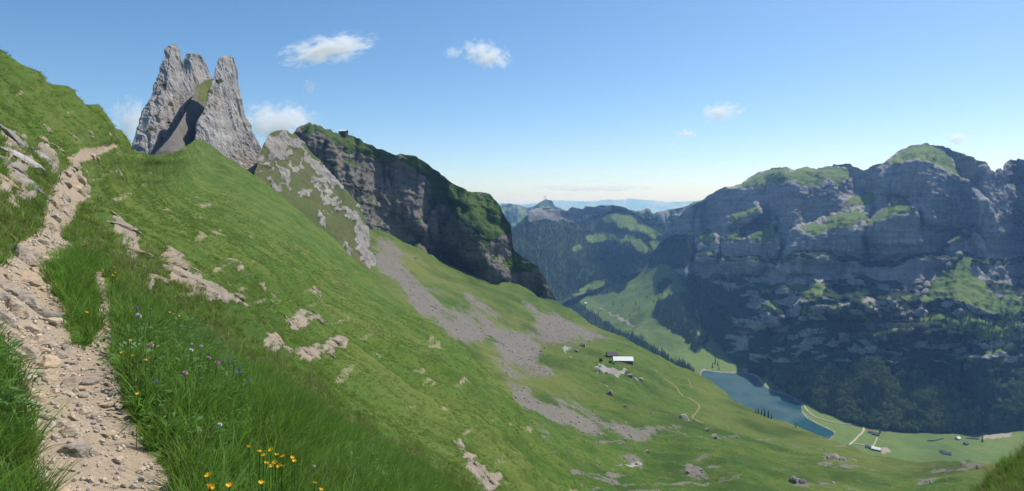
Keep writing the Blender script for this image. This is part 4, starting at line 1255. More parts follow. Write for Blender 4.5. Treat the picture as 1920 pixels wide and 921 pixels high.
M_TAN = rock_mat("tan_limestone", (.34, .27, .19), (.47, .39, .29), (.14, .11, .08))
M_LGREY = rock_mat("grey_limestone", (.27, .26, .25), (.40, .385, .36), (.10, .097, .093))
M_SLOPE = rock_mat("slope_limestone", (.26, .21, .155), (.36, .295, .22), (.10, .085, .065), 2.0)
M_PEB = rock_mat("pebble_limestone", (.42, .36, .28), (.55, .48, .39), (.30, .25, .19), 20.0, 0.2)
M_BOULD = rock_mat("boulder_limestone", (.25, .235, .21), (.33, .31, .28), (.16, .15, .135), 0.8)

def rock_mesh(rng, sub=3, cuts=11, rough=0.10, flat=1.0):
    bm = bmesh.new()
    bmesh.ops.create_icosphere(bm, subdivisions=sub, radius=1.0)
    co = np.array([v.co for v in bm.verts])
    for k in range(cuts):
        n = rng.normal(size=3)
        n /= np.linalg.norm(n)
        off = rng.uniform(0.48, 0.85)
        d = co @ n - off
        co = co - np.outer(np.clip(d, 0, None), n) * 0.96
    sd = int(rng.integers(1000))
    nn = fbm(co[:, 0] * 1.6, co[:, 1] * 1.6, co[:, 2] * 1.6, 3, sd) * rough + fbm(co[:, 0] * 5, co[:, 1] * 5, co[:, 2] * 5, 2, sd + 1) * rough * 0.35
    co = co * (1 + nn)[:, None]
    co /= np.abs(co).max(0)
    for v, c in zip(bm.verts, co):
        v.co = c
    me = bpy.data.meshes.new("rock")
    bm.to_mesh(me)
    bm.free()
    me.polygons.foreach_set("use_smooth", np.full(len(me.polygons), False))
    return me

rr = np.random.default_rng(404)
def variants(mat, n, **kw):
    out = []
    for _ in range(n):
        me = rock_mesh(rr, **kw)
        me.materials.append(mat)
        out.append(me)
    return out
ST_TAN = variants(M_TAN, 7, cuts=12, rough=0.10)
ST_SLAB = variants(M_SLOPE, 6, cuts=9, rough=0.22)
ST_GREY = variants(M_LGREY, 4, cuts=8, rough=0.22)
ST_BOULD = variants(M_BOULD, 5, sub=2, cuts=9, rough=0.15)

def put_rock(name, sheet, px, py, w, h, ang, meshes, parent, lift=0.25, thick=0.6):
    """rock of w x h photo pixels lying on the sheet, long side turned by ang degrees (downwards to the right)"""
    p, t, dn, n = sheet.frame(px, py)
    s = p[1] / F
    view = -p / np.linalg.norm(p)
    fore = max(0.45, abs(float(np.dot(n, view))))
    a = math.radians(ang)
    ax = t * math.cos(a) + dn * math.sin(a)
    ay = -t * math.sin(a) + dn * math.cos(a)
    sw, sh = w * s / 2, h * s / 2
    # lengthen along the foreshortened direction
    sw *= 1 + (1 / fore - 1) * abs(math.sin(a)) * 0.7
    sh *= 1 + (1 / fore - 1) * abs(math.cos(a)) * 0.7
    th = min(sw, sh) * thick * 1.3
    c = p + n * th * (lift * 2 - 0.75)
    o = link(name, meshes[int(rr.integers(len(meshes)))], None, parent)
    o.matrix_world = Matrix(((ax[0] * sw, ay[0] * sh, n[0] * th, c[0]), (ax[1] * sw, ay[1] * sh, n[1] * th, c[1]), (ax[2] * sw, ay[2] * sh, n[2] * th, c[2]), (0, 0, 0, 1)))
    return o

# stones set in the path: photo px, py, width, height, turn
STONES = [(140, 842, 44, 36, -20), (142, 806, 46, 26, 5), (136, 778, 17, 20, 0), (118, 790, 30, 18, 10), (101, 779, 17, 14, 0), (121, 776, 10, 10, 0), (168, 716, 20, 24, 30), (137, 716, 34, 26, 10), (145, 729, 15, 12, 0),
          (65, 742, 46, 24, -15), (90, 705, 44, 30, -10), (35, 722, 40, 26, 0), (58, 668, 48, 42, 10), (92, 680, 30, 40, 30), (36, 660, 34, 40, 0), (60, 616, 36, 24, 0), (38, 616, 16, 16, 0), (92, 588, 46, 26, 48), (106, 605, 34, 22, 48),
          (26, 640, 30, 22, 0), (30, 578, 44, 36, 10), (10, 596, 34, 40, 0), (54, 560, 40, 30, 30), (74, 892, 42, 38, 20), (184, 778, 28, 16, -10), (160, 770, 26, 14, -20), (78, 862, 16, 10, 0), (253, 812, 16, 11, 0), (212, 736, 16, 12, 20),
          (52, 480, 90, 40, 10), (90, 490, 50, 26, 20), (58, 524, 60, 26, -5), (20, 540, 44, 30, 0), (75, 640, 26, 22, 30), (95, 640, 30, 26, 10), (50, 700, 26, 16, 0), (12, 560, 30, 20, 10), (110, 920, 60, 18, 0), (232, 908, 16, 10, 0), (70, 500, 40, 16, 0),
          (110, 385, 34, 18, 20), (140, 360, 34, 20, 40), (120, 345, 26, 14, 10), (105, 405, 30, 16, 0), (150, 340, 22, 20, 60), (95, 372, 22, 12, 0), (125, 372, 26, 14, 30), (160, 350, 20, 22, 60), (118, 330, 20, 10, 10), (145, 312, 26, 10, 10), (172, 295, 22, 9, 0),
          (98, 425, 34, 18, 10), (80, 450, 30, 16, 0)]
for (x, y, w, h, a) in STONES:
    put_rock("stone", hill, x, y, w, h, a, ST_TAN, o_trail, 0.33 if w > 24 else 0.4)
kk = 0
while kk < 110:
    x, y = rr.uniform(-20, 230), rr.uniform(300, 900)
    if paint(np.array([x]), np.array([y]), [TRAIL], 5, 18, 5, 2)[0] < 0.9 or rr.uniform() > (1.0 if y < 740 and x < 140 else 0.3):
        continue
    w = rr.uniform(7, 24) * (0.45 + 0.55 * min(1, max(0, (y - 300) / 250)))
    put_rock("stone", hill, x, y, w, w * rr.uniform(.5, .9), rr.uniform(-40, 40), ST_TAN, o_trail, rr.uniform(.28, .4), .55)
    kk += 1
# bedrock slabs on the grass slope
SLABS = [(222, 440, 20, 46, -30), (245, 468, 16, 60, -32), (262, 488, 16, 60, -34), (282, 514, 16, 54, -34), (308, 500, 26, 50, -35), (330, 520, 22, 46, -32), (345, 545, 18, 34, -34), (318, 490, 14, 30, -30), (362, 540, 14, 40, -42), (380, 556, 12, 36, -46),
         (352, 520, 14, 36, -38), (378, 497, 12, 34, -50), (392, 508, 12, 30, -45), (428, 505, 10, 26, -48), (440, 512, 10, 16, -40), (432, 534, 14, 20, -36), (425, 545, 8, 20, -45), (418, 490, 7, 20, -20), (445, 575, 16, 28, -60), (425, 570, 20, 26, -55),
         (490, 537, 12, 24, -40), (512, 557, 9, 14, -50), (452, 527, 10, 12, 0), (548, 606, 18, 24, -20), (566, 588, 14, 28, -25), (578, 606, 13, 30, -20), (590, 600, 10, 18, -10), (535, 606, 12, 16, 0), (596, 547, 9, 18, -30), (552, 550, 6, 10, 0), (497, 545, 8, 10, 0),
         (500, 655, 14, 22, -15), (515, 658, 20, 30, -20), (530, 662, 12, 24, -15), (548, 662, 20, 22, -30), (562, 668, 14, 16, -20), (582, 662, 20, 22, -30), (598, 672, 16, 14, -20), (612, 668, 10, 20, -15), (620, 650, 16, 16, -30), (634, 646, 9, 14, 0), (501, 680, 7, 18, -20),
         (868, 828, 14, 22, -30), (878, 842, 12, 20, -30), (893, 865, 14, 24, -30), (905, 884, 18, 30, -30), (918, 902, 20, 26, -30), (895, 905, 14, 20, -20), (888, 880, 8, 14, 0), (262, 432, 12, 22, -25), (275, 445, 10, 16, -20), (206, 425, 14, 22, -20), (465, 580, 10, 12, -40), (490, 600, 8, 14, -40)]
for (x, y, w, h, a) in SLABS:
    put_rock("rock_slab", hill, x, y, w, h * 1.0, a, ST_SLAB, o_hill, 0.18, 0.55)
# outcrops above the path
OUTC = [(28, 272, 30, 60, -25), (40, 305, 34, 70, -24), (56, 345, 26, 60, -28), (12, 300, 28, 60, -15), (75, 300, 26, 36, -15), (86, 285, 30, 18, 25), (88, 312, 22, 40, -10), (10, 335, 22, 40, -10), (20, 370, 26, 50, -25), (98, 262, 30, 22, 20), (118, 270, 26, 22, -20),
        (140, 258, 24, 14, 10), (165, 256, 30, 12, 15), (185, 262, 22, 10, 10), (205, 262, 18, 9, 5), (50, 235, 16, 10, 0), (105, 238, 16, 22, -25), (28, 395, 18, 16, 0), (48, 222, 14, 14, 0), (170, 325, 18, 12, 0), (205, 338, 18, 14, 0), (180, 300, 22, 12, 30)]
for i, (x, y, w, h, a) in enumerate(OUTC):
    put_rock("rock_slab", hill, x, y, w, h, a, ST_GREY if i < 8 and i != 7 else ST_SLAB, o_hill, 0.20, 0.5)
# boulders on the pasture and the scree
BOULD = [(1284, 796, 16, 8, 20), (1145, 742, 12, 7, 20), (1562, 869, 30, 8, 5), (1580, 872, 16, 6, 0), (1805, 871, 14, 5, 5), (1835, 876, 10, 4, -10), (1790, 893, 8, 4, 0), (1340, 829, 16, 5, 0), (1325, 815, 10, 4, 0), (775, 488, 5, 4, 0), (1093, 655, 14, 5, 0), (1082, 660, 8, 5, 0), (1200, 660 + 55, 10, 5, 0),
         (1120, 700, 10, 5, 0), (1135, 705, 8, 4, 0), (1180, 712, 12, 5, 10), (1192, 716, 9, 5, 0), (1070, 672, 8, 4, 0), (1490, 915, 20, 8, 0), (1505, 918, 16, 7, 0), (1600, 866, 12, 5, 0), (1215, 845, 9, 4, 0), (1290, 886, 9, 4, 0), (1172, 762, 8, 4, 0)]
for (x, y, w, h, a) in BOULD:
    put_rock("boulder", bowl, x, y, w, h * 1.5, a, ST_BOULD, o_bowl, 0.42, 0.8)
k = 0
while k < 55:
    x, y = rr.uniform(940, 1320), rr.uniform(640, 830)
    if y < np.interp(x, bowl.xs, bowl.T) + 8:
        continue
    near = paint(np.array([x]), np.array([y]), SCREE_P, 14, 26, 12, 3)[0]
    if rr.uniform() > 0.25 + near:
        continue
    s = rr.uniform(1.6, 3.8)
    put_rock("boulder", bowl, x, y, s * 1.5, s, rr.uniform(0, 90), ST_BOULD, o_scree if near > .5 else o_bowl, 0.4, 0.8)
    k += 1

# loose gravel on the path
for i in range(6):
    me = rock_mesh(rr, sub=1, cuts=5, rough=0.12)
    me.materials.append(M_PEB)
    proto("pebble", "pebble", me)
on_tr = (hill.zone[:-1, :-1, 1] > 0.55) & (hp > -60) & (hy < 1000)
r, c = pick_points(hill, on_tr * (hY < 14) * 900 / (1 + (hY / 6) ** 2))
pts = hill.bil(hill.P, r, c)
n = len(pts)
sz = 0.004 + 0.015 * RNG.uniform(0, 1, n) ** 4 * (1 + 0.8 * (fbm(pts[:, 0] * 2, pts[:, 1] * 2, 0, 2, 410) > 0.1))
scatter("gravel", "pebble", pts + np.stack([0 * sz, 0 * sz, sz * .25], -1), RNG.uniform(0, 6.28, (n, 3)), sz, "loose tan gravel strewn over the path")
print("GRAVEL", n)
# scree blocks
sp_ = (bowl.zone[:-1, :-1, 1] > 0.55) & (bowl.px[:-1, :-1] > 690)
r, c = pick_points(bowl, sp_ * 0.07)
pts = bowl.bil(bowl.P, r, c)[:14000]
n = len(pts)
for i in range(4):
    me = rock_mesh(rr, sub=1, cuts=5, rough=0.12)
    me.materials.append(M_BOULD)
    proto("block", "block", me)
scatter("scree_blocks", "block", pts, RNG.uniform(0, 6.28, (n, 3)), 0.2 + 0.9 * RNG.uniform(0, 1, n) ** 5, "grey stone rubble on the scree")
print("SCREE", n)

# =================================================================== PATHS, WALLS, BUILDINGS
def ribbon(name, sheet, line, width, mat, label, lift=0.5):
    line = np.array(line, float)
    seg = np.r_[0, np.cumsum(np.linalg.norm(np.diff(line, axis=0), axis=1))]
    t = np.linspace(0, seg[-1], max(6, int(seg[-1] / 2.5)))
    x, y = np.interp(t, seg, line[:, 0]), np.interp(t, seg, line[:, 1])
    for _ in range(2):
        x[1:-1] = (x[:-2] + x[1:-1] * 2 + x[2:]) / 4
        y[1:-1] = (y[:-2] + y[1:-1] * 2 + y[2:]) / 4
    P = sheet.sample(x, y)
    d = np.gradient(P, axis=0)
    s = np.cross(d, [0, 0, 1.0])
    s /= np.linalg.norm(s, axis=1, keepdims=True)
    wv = width * (0.8 + 0.3 * RNG.uniform(size=(len(t), 1)))
    L, R = P - s * wv / 2, P + s * wv / 2
    L[:, 2] += lift
    R[:, 2] += lift
    co = np.concatenate([L, R])
    n = len(t)
    q = [(i, i + 1, n + i + 1, n + i) for i in range(n - 1)]
    return tag(link(name, fast_mesh(name, co, quads=q), mat), label, kind="structure")

M_ROAD = simple_mat("gravel_road", (.42, .38, .31), (.34, .30, .25), 0.2, 0.95)
M_FOOT = simple_mat("foot_path", (.26, .19, .10), (.20, .16, .075), 0.3, 0.95)
ribbon("path", bowl, [(1242, 708), (1262, 720), (1274, 730), (1284, 744), (1308, 758), (1312, 766), (1300, 778), (1298, 786), (1302, 795), (1318, 803)], 1.6, M_FOOT, "thin brown footpath winding across the pasture", 0.25)
ribbon("path", bowl, [(1290, 708), (1300, 725)], 1.0, M_FOOT, "short brown track near the pasture brow", 0.25)
ribbon("road", val, [(1506, 760), (1514, 772), (1530, 783), (1552, 791), (1585, 796), (1614, 799)], 4, M_ROAD, "pale gravel road curving along the lake meadow", 1.2)
ribbon("road", val, [(1612, 790), (1619, 800), (1620, 810), (1608, 822), (1592, 837)], 5, M_ROAD, "pale gravel road crossing the valley meadow", 1.2)
ribbon("road", val, [(1597, 833), (1622, 836), (1640, 838)], 4, M_ROAD, "pale gravel road to the white roofed farm", 1.2)
ribbon("road", val, [(1645, 822), (1642, 830), (1637, 838)], 3, M_ROAD, "farm track between the two farms", 1.2)

M_WHITE = simple_mat("white_metal_roof", (.78, .78, .77), (.70, .70, .69), 0.4, 0.45)
M_SHING = simple_mat("grey_shingle", (.13, .125, .13), (.08, .078, .08), 1.2, 0.85)
M_RED = simple_mat("red_tile", (.33, .17, .12), (.25, .12, .09), 1.2, 0.85)
M_WOODW = simple_mat("dark_timber", (.10, .065, .045), (.06, .04, .03), 1.5, 0.85)
M_PLAST = simple_mat("pale_plaster", (.55, .52, .47), (.45, .42, .38), 0.8, 0.9)
M_STONEW = simple_mat("field_stone", (.22, .20, .18), (.13, .12, .11), 1.0, 0.95)
M_PANE = simple_mat("window_glass", (.03, .035, .04), (.02, .02, .025), 1.0, 0.15, spec=0.5)
M_STEEL = simple_mat("mast_steel", (.35, .35, .36), (.25, .25, .26), 0.5, 0.5)

def box(bm, x0, x1, y0, y1, z0, z1):
    v = [bm.verts.new(p) for p in ((x0, y0, z0), (x1, y0, z0), (x1, y1, z0), (x0, y1, z0), (x0, y0, z1), (x1, y0, z1), (x1, y1, z1), (x0, y1, z1))]
    for f in ((0, 3, 2, 1), (4, 5, 6, 7), (0, 1, 5, 4), (1, 2, 6, 5), (2, 3, 7, 6), (3, 0, 4, 7)):
        bm.faces.new([v[i] for i in f])

def bm_obj(name, bm, mat, parent):
    me = bpy.data.meshes.new(name)
    bmesh.ops.recalc_face_normals(bm, faces=bm.faces)
    bm.to_mesh(me)
    bm.free()
    return link(name, me, mat, parent)

def house(name, sheet, px, py, L, W, hw, hr, rz, wall, roof, label, cat, windows=3, lift=0.0, sink=3.0, group=None, at=None):
    p = Vector(sheet.sample(px, py)) if at is None else at
    root = empty(name, (p.x, p.y, p.z + lift), math.radians(rz))
    tag(root, label, cat, group)
    bm = bmesh.new()
    box(bm, -L / 2, L / 2, -W / 2, W / 2, -sink, hw)
    for s in (-1, 1):
        vs = [bm.verts.new((s * (L / 2 - .01), -W / 2, hw)), bm.verts.new((s * (L / 2 - .01), W / 2, hw)), bm.verts.new((s * (L / 2 - .01), 0, hw + hr * .97))]
        bm.faces.new(vs)
    bm_obj("wall", bm, wall, root)
    e, o = 0.7, 0.8
    for s in (-1, 1):
        bm = bmesh.new()
        t = 0.22
        y1 = s * (W / 2 + e)
        ze = hw - hr * e / (W / 2)
        a = [(-L / 2 - o, 0, hw + hr), (L / 2 + o, 0, hw + hr), (L / 2 + o, y1, ze), (-L / 2 - o, y1, ze)]
        lo = [bm.verts.new(q) for q in a]
        hi = [bm.verts.new((q[0], q[1], q[2] + t)) for q in a]
        bm.faces.new(lo)
        bm.faces.new(hi)
        for i in range(4):
            j = (i + 1) % 4
            bm.faces.new([lo[i], lo[j], hi[j], hi[i]])
        bm_obj("roof_slope", bm, roof, root)
    for i in range(windows):
        x = -L / 2 + L * (i + 0.5) / windows
        bm = bmesh.new()
        box(bm, x - .55, x + .55, -W / 2 - .06, -W / 2 + .02, hw * .38, hw * .38 + 1.2)
        w_ = bm_obj("window", bm, M_PLAST if wall is M_WOODW else M_WOODW, root)
        bm = bmesh.new()
        box(bm, x - .42, x + .42, -W / 2 - .09, -W / 2 - .05, hw * .38 + .13, hw * .38 + 1.07)
        bm_obj("pane", bm, M_PANE, w_)
    bm = bmesh.new()
    box(bm, L / 2 - .02, L / 2 + .07, -.6, .6, -.1, 2.0)
    bm_obj("door", bm, M_WOODW if wall is not M_WOODW else M_SHING, root)
    return root

house("alpine_hut", bowl, 1147, 672, 10.0, 8.0, 2.6, 2.6, 4, M_STONEW, M_SHING, "small hut with grey shingle roof just behind the long white roof", "hut", 3)
house("cow_shed", bowl, 1167, 682, 18.5, 8.5, 2.2, 2.6, -2, M_STONEW, M_WHITE, "long low shed with bright white roof on the pasture", "shed", 5)
house("mountain_inn", cl, 645, 254, 11.5, 8, 4.6, 2.0, -14, M_WOODW, M_WHITE, "white roofed mountain inn on the crest of the dark cliff", "inn", 4, lift=2.5, sink=6)
house("farmhouse", val, 1643, 845, 17, 12, 4, 3.5, -38, M_WOODW, M_WHITE, "white roofed farm building beside the gravel yard in the valley", "farmhouse", 4, sink=2)
house("barn", val, 1629, 841, 12, 9, 3, 3, -50, M_WOODW, M_SHING, "small dark barn next to the white roofed farm building", "barn", 2, sink=2)
house("farmhouse", val, 1633, 812, 11, 9, 4, 3, -30, M_PLAST, M_RED, "farmhouse with pale red roof below the forest edge", "farmhouse", 3, sink=2)
house("barn", val, 1642, 816, 15, 8, 3, 3, -42, M_WOODW, M_SHING, "long grey roofed barn behind the red roofed farmhouse", "barn", 3, sink=2)
house("barn", val, 1775, 853, 16, 8, 2.5, 3, -28, M_STONEW, M_SHING, "long dark roofed barn alone in the right valley meadow", "barn", 3, sink=2)
house("barn", val, 1766, 849, 8, 7, 2.5, 2.6, -28, M_STONEW, M_SHING, "short dark barn at the end of the long dark barn", "barn", 1, sink=2)
house("hut", val, 1796, 825, 9, 8, 3, 3, 20, M_PLAST, M_WHITE, "hut with white front at the edge of the forest shadow", "hut", 2, sink=2)
house("hut", val, 1811, 834, 9, 7, 2.5, 2.6, 15, M_WOODW, M_SHING, "small grey roofed hut below the white fronted hut", "hut", 2, sink=2)
house("hut", val, 1098, 572, 13, 10, 4, 4, 10, M_PLAST, M_WHITE, "tiny white hut at the head of the valley", "hut", 2, sink=4)
house("hut", val, 1127, 579, 18, 12, 4, 4, -10, M_PLAST, M_ROAD, "tiny pale farm beside the upper valley track", "hut", 2, sink=4)

def dry_wall(line, sheet, label):
    pts = [Vector(sheet.sample(x, y)) for x, y in line]
    bm = bmesh.new()
    for a, b in zip(pts[:-1], pts[1:]):
        d = (b - a)
        s = Vector((-d.y, d.x, 0)).normalized() * 0.7
        n = max(1, int(d.length / 4))
        for i in range(n):
            q0, q1 = a + d * i / n, a + d * (i + 1) / n
            h = random.uniform(1.1, 1.9)
            vs = [bm.verts.new(p) for p in (q0 - s, q0 + s, q1 + s, q1 - s)]
            vt = [bm.verts.new(p + Vector((0, 0, h + 1.2))) for p in (q0 - s * .6, q0 + s * .6, q1 + s * .6, q1 - s * .6)]
            bm.faces.new(vt)
            for k in range(4):
                bm.faces.new([vs[k], vs[(k + 1) % 4], vt[(k + 1) % 4], vt[k]])
    o = bm_obj("stone_wall", bm, M_STONEW, None)
    return tag(o, label, "stone wall", "dry stone walls in the valley")
dry_wall([(1738, 829), (1750, 829), (1769, 824)], val, "grey dry stone wall below the forest left of the huts")
dry_wall([(1812, 824), (1836, 825)], val, "grey dry stone wall right of the white fronted hut")

def mast(sheet, px, py, h, r, label, at=None):
    p = Vector(sheet.sample(px, py)) if at is None else at
    root = empty("radio_mast", p)
    tag(root, label, "mast")
    bm = bmesh.new()
    bmesh.ops.create_cone(bm, segments=8, radius1=r, radius2=r * .25, depth=h + 4, cap_ends=True)
    bmesh.ops.translate(bm, verts=bm.verts, vec=(0, 0, h / 2 - 2))
    bm_obj("pole", bm, M_STEEL, root)
    bm = bmesh.new()
    bmesh.ops.create_cone(bm, segments=8, radius1=r * 1.8, radius2=r * 1.8, depth=h * .12, cap_ends=True)
    bmesh.ops.translate(bm, verts=bm.verts, vec=(0, 0, h * .55))
    bm_obj("antenna_ring", bm, M_STEEL, root)
    return root
mast(kas, 1023, 378, 72, 4.5, "tall transmitter mast on the pale far summit")
mast(cl, 660, 258, 8, 0.35, "thin pole on the cliff crest right of the inn")

# =================================================================== SINGLE TREES AND BUSHES
def split_spruce():
    V, T, mi = spruce_mesh(r0, 1.0, 0.17, 11, 8)
    V = np.array(V)
    out = []
    for k, (nm, mat) in enumerate((("crown", M_NEEDLE), ("trunk", M_BARK))):
        t = np.array([f for f, m_ in zip(T, mi) if m_ == k])
        used, inv = np.unique(t, return_inverse=True)
        me = fast_mesh(nm, V[used], tris=inv.reshape(-1, 3), smooth=False)
        me.materials.append(mat)
        out.append(me)
    return out
SPR = [split_spruce() for _ in range(3)]
def spruce(sheet, px, py, h, label, group):
    p = Vector(sheet.sample(px, py))
    root = empty("spruce_tree", (p.x, p.y, p.z - .4), random.uniform(0, 6.28))
    root.scale = (h, h, h)
    tag(root, label, "spruce tree", group)
    cm, tm = SPR[random.randrange(3)]
    link("crown", cm, None, root)
    link("trunk", tm, None, root)
for x, y, h in [(1416, 777, 6), (1421, 780, 7.5), (1427, 783, 8), (1433, 785, 9), (1440, 789, 9.5), (1446, 792, 6), (1492, 805, 5)]:
    spruce(bowl, x, y, h, "small dark spruce on the pasture brow in front of the lake", "spruces on the pasture brow")
for x, y, h in [(1336, 690, 22), (1341, 683, 26), (1346, 686, 20), (1348, 694, 17)]:
    spruce(val, x, y, h, "spruce in the small cluster above the left end of the lake", "spruces at the left end of the lake")
spruce(val, 1384, 696, 16, "lone spruce at the water edge on the far lake shore", "spruces by the lake shore")
spruce(val, 1452, 733, 14, "taller of two spruces on the small lake headland below the forest", "spruces by the lake shore")
spruce(val, 1456, 735, 10, "shorter of two spruces on the small lake headland below the forest", "spruces by the lake shore")
for x, y, h in [(1168, 577, 20), (1192, 572, 22), (1198, 578, 20), (1188, 582, 18), (1150, 572, 22), (1213, 560, 20), (1180, 590, 18), (1172, 596, 16), (1235, 560, 22), (1242, 552, 20), (1225, 566, 18), (1200, 555, 20)]:
    spruce(val, x, y, h, "lone spruce dotted on the pale upper valley pasture", "spruces dotted over the upper valley")
spruce(val, 1650, 812, 18, "spruce standing behind the grey roofed barn", "spruces in the farm meadow")
spruce(val, 1842, 829, 20, "dark spruce at the right end of the stone wall", "spruces in the farm meadow")

def bush(sheet, px, py, h, label):
    p = Vector(sheet.sample(px, py))
    V, Q = crown_mesh(r0, 220)
    V = np.array(V) - [0, 0, .2]
    root = empty("bush", p, random.uniform(0, 6))
    root.scale = (h, h, h * .8)
    tag(root, label, "bush", "bushes by the huts")
    me = fast_mesh("foliage", V, quads=Q, smooth=False)
    link("foliage", me, M_LEAF, root)
    bm = bmesh.new()
    bmesh.ops.create_cone(bm, segments=6, radius1=.05, radius2=.02, depth=.7, cap_ends=True)
    bmesh.ops.translate(bm, verts=bm.verts, vec=(0, 0, .2))
    bm_obj("stem", bm, M_BARK, root)
bush(bowl, 1126, 680, 5.5, "round green bush left of the huts")
bush(bowl, 1144, 684, 5.0, "green bush in front of the grey roofed hut")
bush(bowl, 1150, 687, 3.5, "low green bush at the left end of the white roofed shed")

# =================================================================== CLOUDS (far above and outside the haze)
def cloud_mat():
    m, nt = new_mat("cloud_vapour")
    nb = NB(nt)
    tc = nb.new("ShaderNodeTexCoord").outputs["Object"]
    oi = nb.new("ShaderNodeObjectInfo")
    off = nb.new("ShaderNodeVectorMath", operation='MULTIPLY_ADD')
    cmb = nb.new("ShaderNodeCombineXYZ")
    nb.l.new(nb.math('MULTIPLY', oi.outputs["Random"], 50.0), cmb.inputs[0])
    nb.l.new(tc, off.inputs[0])
    off.inputs[1].default_value = (1.9, 1.5, 1.3)
    nb.l.new(cmb.outputs[0], off.inputs[2])
    n = nb.noise(off.outputs[0], 1.9, 7, 0.68)
    ln_ = nb.new("ShaderNodeVectorMath", operation='LENGTH')
    nb.l.new(tc, ln_.inputs[0])
    fall = nb.math('SUBTRACT', 1.0, ln_.outputs["Value"])
    d = nb.math('ADD', nb.math('MULTIPLY', fall, 0.75), nb.math('MULTIPLY', nb.math('SUBTRACT', n, 0.5), 2.6))
    d = nb.math('SUBTRACT', d, 0.22)
    inside = nb.math('GREATER_THAN', fall, 0.0)
    den = nb.math('MULTIPLY', nb.math('MULTIPLY', d, 0.02, clamp=False), inside)
    den = nb.math('MAXIMUM', den, 0.0)
    pv = nb.new("ShaderNodeVolumePrincipled")
    pv.inputs["Color"].default_value = (1, 1, 1, 1)
    pv.inputs["Anisotropy"].default_value = 0.2
    nb.l.new(den, pv.inputs["Density"])
    ov = nb.new("ShaderNodeOutputMaterial")
    nb.l.new(pv.outputs[0], ov.inputs["Volume"])
    return m
M_CLOUD = cloud_mat()
def cloud(px, py, w, h, Y, roll, label):
    bm = bmesh.new()
    bmesh.ops.create_cube(bm, size=2.0)
    me = bpy.data.meshes.new("cloud")
    bm.to_mesh(me)
    bm.free()
    o = link("cloud", me, M_CLOUD)
    o.location = unproj(px, py, Y)
    o.scale = (w / 2 * Y / F * 1.25, w / 2 * Y / F * 0.7, h / 2 * Y / F * 1.35)
    o.rotation_euler = (0, math.radians(roll), 0)
    tag(o, label, "cloud", "small white clouds")
cloud(618, 92, 170, 40, 9000, -12, "long ragged white cloud high above the cliff mountain")
cloud(850, 99, 34, 22, 9000, 0, "tiny white puff left of the middle cloud")
cloud(912, 103, 92, 46, 9000, 15, "ragged white cloud high in the middle of the sky")
cloud(1352, 211, 76, 34, 9000, -8, "compact white cloud above the left end of the massif")
cloud(1287, 251, 44, 16, 9000, 0, "thin white wisp left of the compact cloud")
cloud(1262, 271, 18, 14, 9000, 0, "tiny faint puff below the thin wisp")
cloud(248, 232, 78, 86, 8000, 0, "white cumulus peeping out left of the tall rock towers")
cloud(520, 232, 150, 70, 8000, -5, "broad white cumulus behind the right rock tower")
cloud(1110, 352, 200, 12, 16000, 0, "low pale cloud bank on the horizon")
cloud(1795, 260, 56, 22, 9000, 0, "faint wisp of cloud above the massif summit")
cloud(580, 163, 28, 28, 9000, 0, "faint small puff below the long ragged cloud")

# =================================================================== FLOWERS
M_YEL = simple_mat("buttercup_petal", (.85, .52, .01), (.80, .42, .01), 8.0, 0.35, spec=0.5, translucent=0.25)
M_BLUE = simple_mat("bellflower_petal", (.13, .12, .34), (.20, .18, .42), 8.0, 0.6, translucent=0.3)
M_PINK = simple_mat("clover_petal", (.55, .28, .32), (.62, .40, .42), 8.0, 0.7)
M_SEED = simple_mat("dandelion_seed", (.72, .72, .70), (.60, .60, .58), 30.0, 0.9)
M_STEM = simple_mat("flower_stem", (.08, .16, .025), (.06, .13, .02), 8.0, 0.6, translucent=0.3)

def petal_mesh(kind):
    V, Q, T = [], [], []
    if kind == "cup":
        for k in range(5):
            a = 2 * math.pi * k / 5
            ca, sa = math.cos(a), math.sin(a)
            px_, py_ = -sa, ca
            b = len(V)
            for r_, z_, w_ in ((.1, 0, .12), (.6, .18, .48), (.95, .5, .5), (1.05, .75, .28)):
                V += [(ca * r_ - px_ * w_, sa * r_ - py_ * w_, z_), (ca * r_ + px_ * w_, sa * r_ + py_ * w_, z_)]
            for i in range(3):
                Q.append((b + 2 * i, b + 2 * i + 1, b + 2 * i + 3, b + 2 * i + 2))
    elif kind == "bell":
        for k in range(4):
            ox, oy, oz = .7 * math.cos(k * 1.7), .7 * math.sin(k * 1.7), .8 * k - 1.2
            for j in range(5):
                a0, a1 = 2 * math.pi * j / 5, 2 * math.pi * (j + 1) / 5
                b = len(V)
                V += [(ox, oy, oz + .5), (ox + .55 * math.cos(a0), oy + .55 * math.sin(a0), oz - .4), (ox + .8 * math.cos((a0 + a1) / 2), oy + .8 * math.sin((a0 + a1) / 2), oz - .6), (ox + .55 * math.cos(a1), oy + .55 * math.sin(a1), oz - .4)]
                Q.append((b, b + 1, b + 2, b + 3))
    else:
        for i in range(90):
            z = 1 - 2 * (i + .5) / 90
            ph = i * 2.39996
            r_ = math.sqrt(1 - z * z)
            d = np.array([r_ * math.cos(ph), r_ * math.sin(ph), z])
            a = np.cross(d, [.3, .5, .8])
            a /= np.linalg.norm(a)
            b = len(V)
            V += [tuple(d * .35 + a * .06), tuple(d * .35 - a * .06), tuple(d * 1.0 - a * .2), tuple(d * 1.0 + a * .2)]
            Q.append((b, b + 1, b + 2, b + 3))
    return fast_mesh("blossom", V, quads=Q, smooth=False)
BLOS = {}
for kk, mat in (("cup", M_YEL), ("bell", M_BLUE), ("ball_pink", M_PINK), ("ball_seed", M_SEED)):
    me = petal_mesh(kk.split("_")[0])
    me.materials.append(mat)
    BLOS[kk] = me
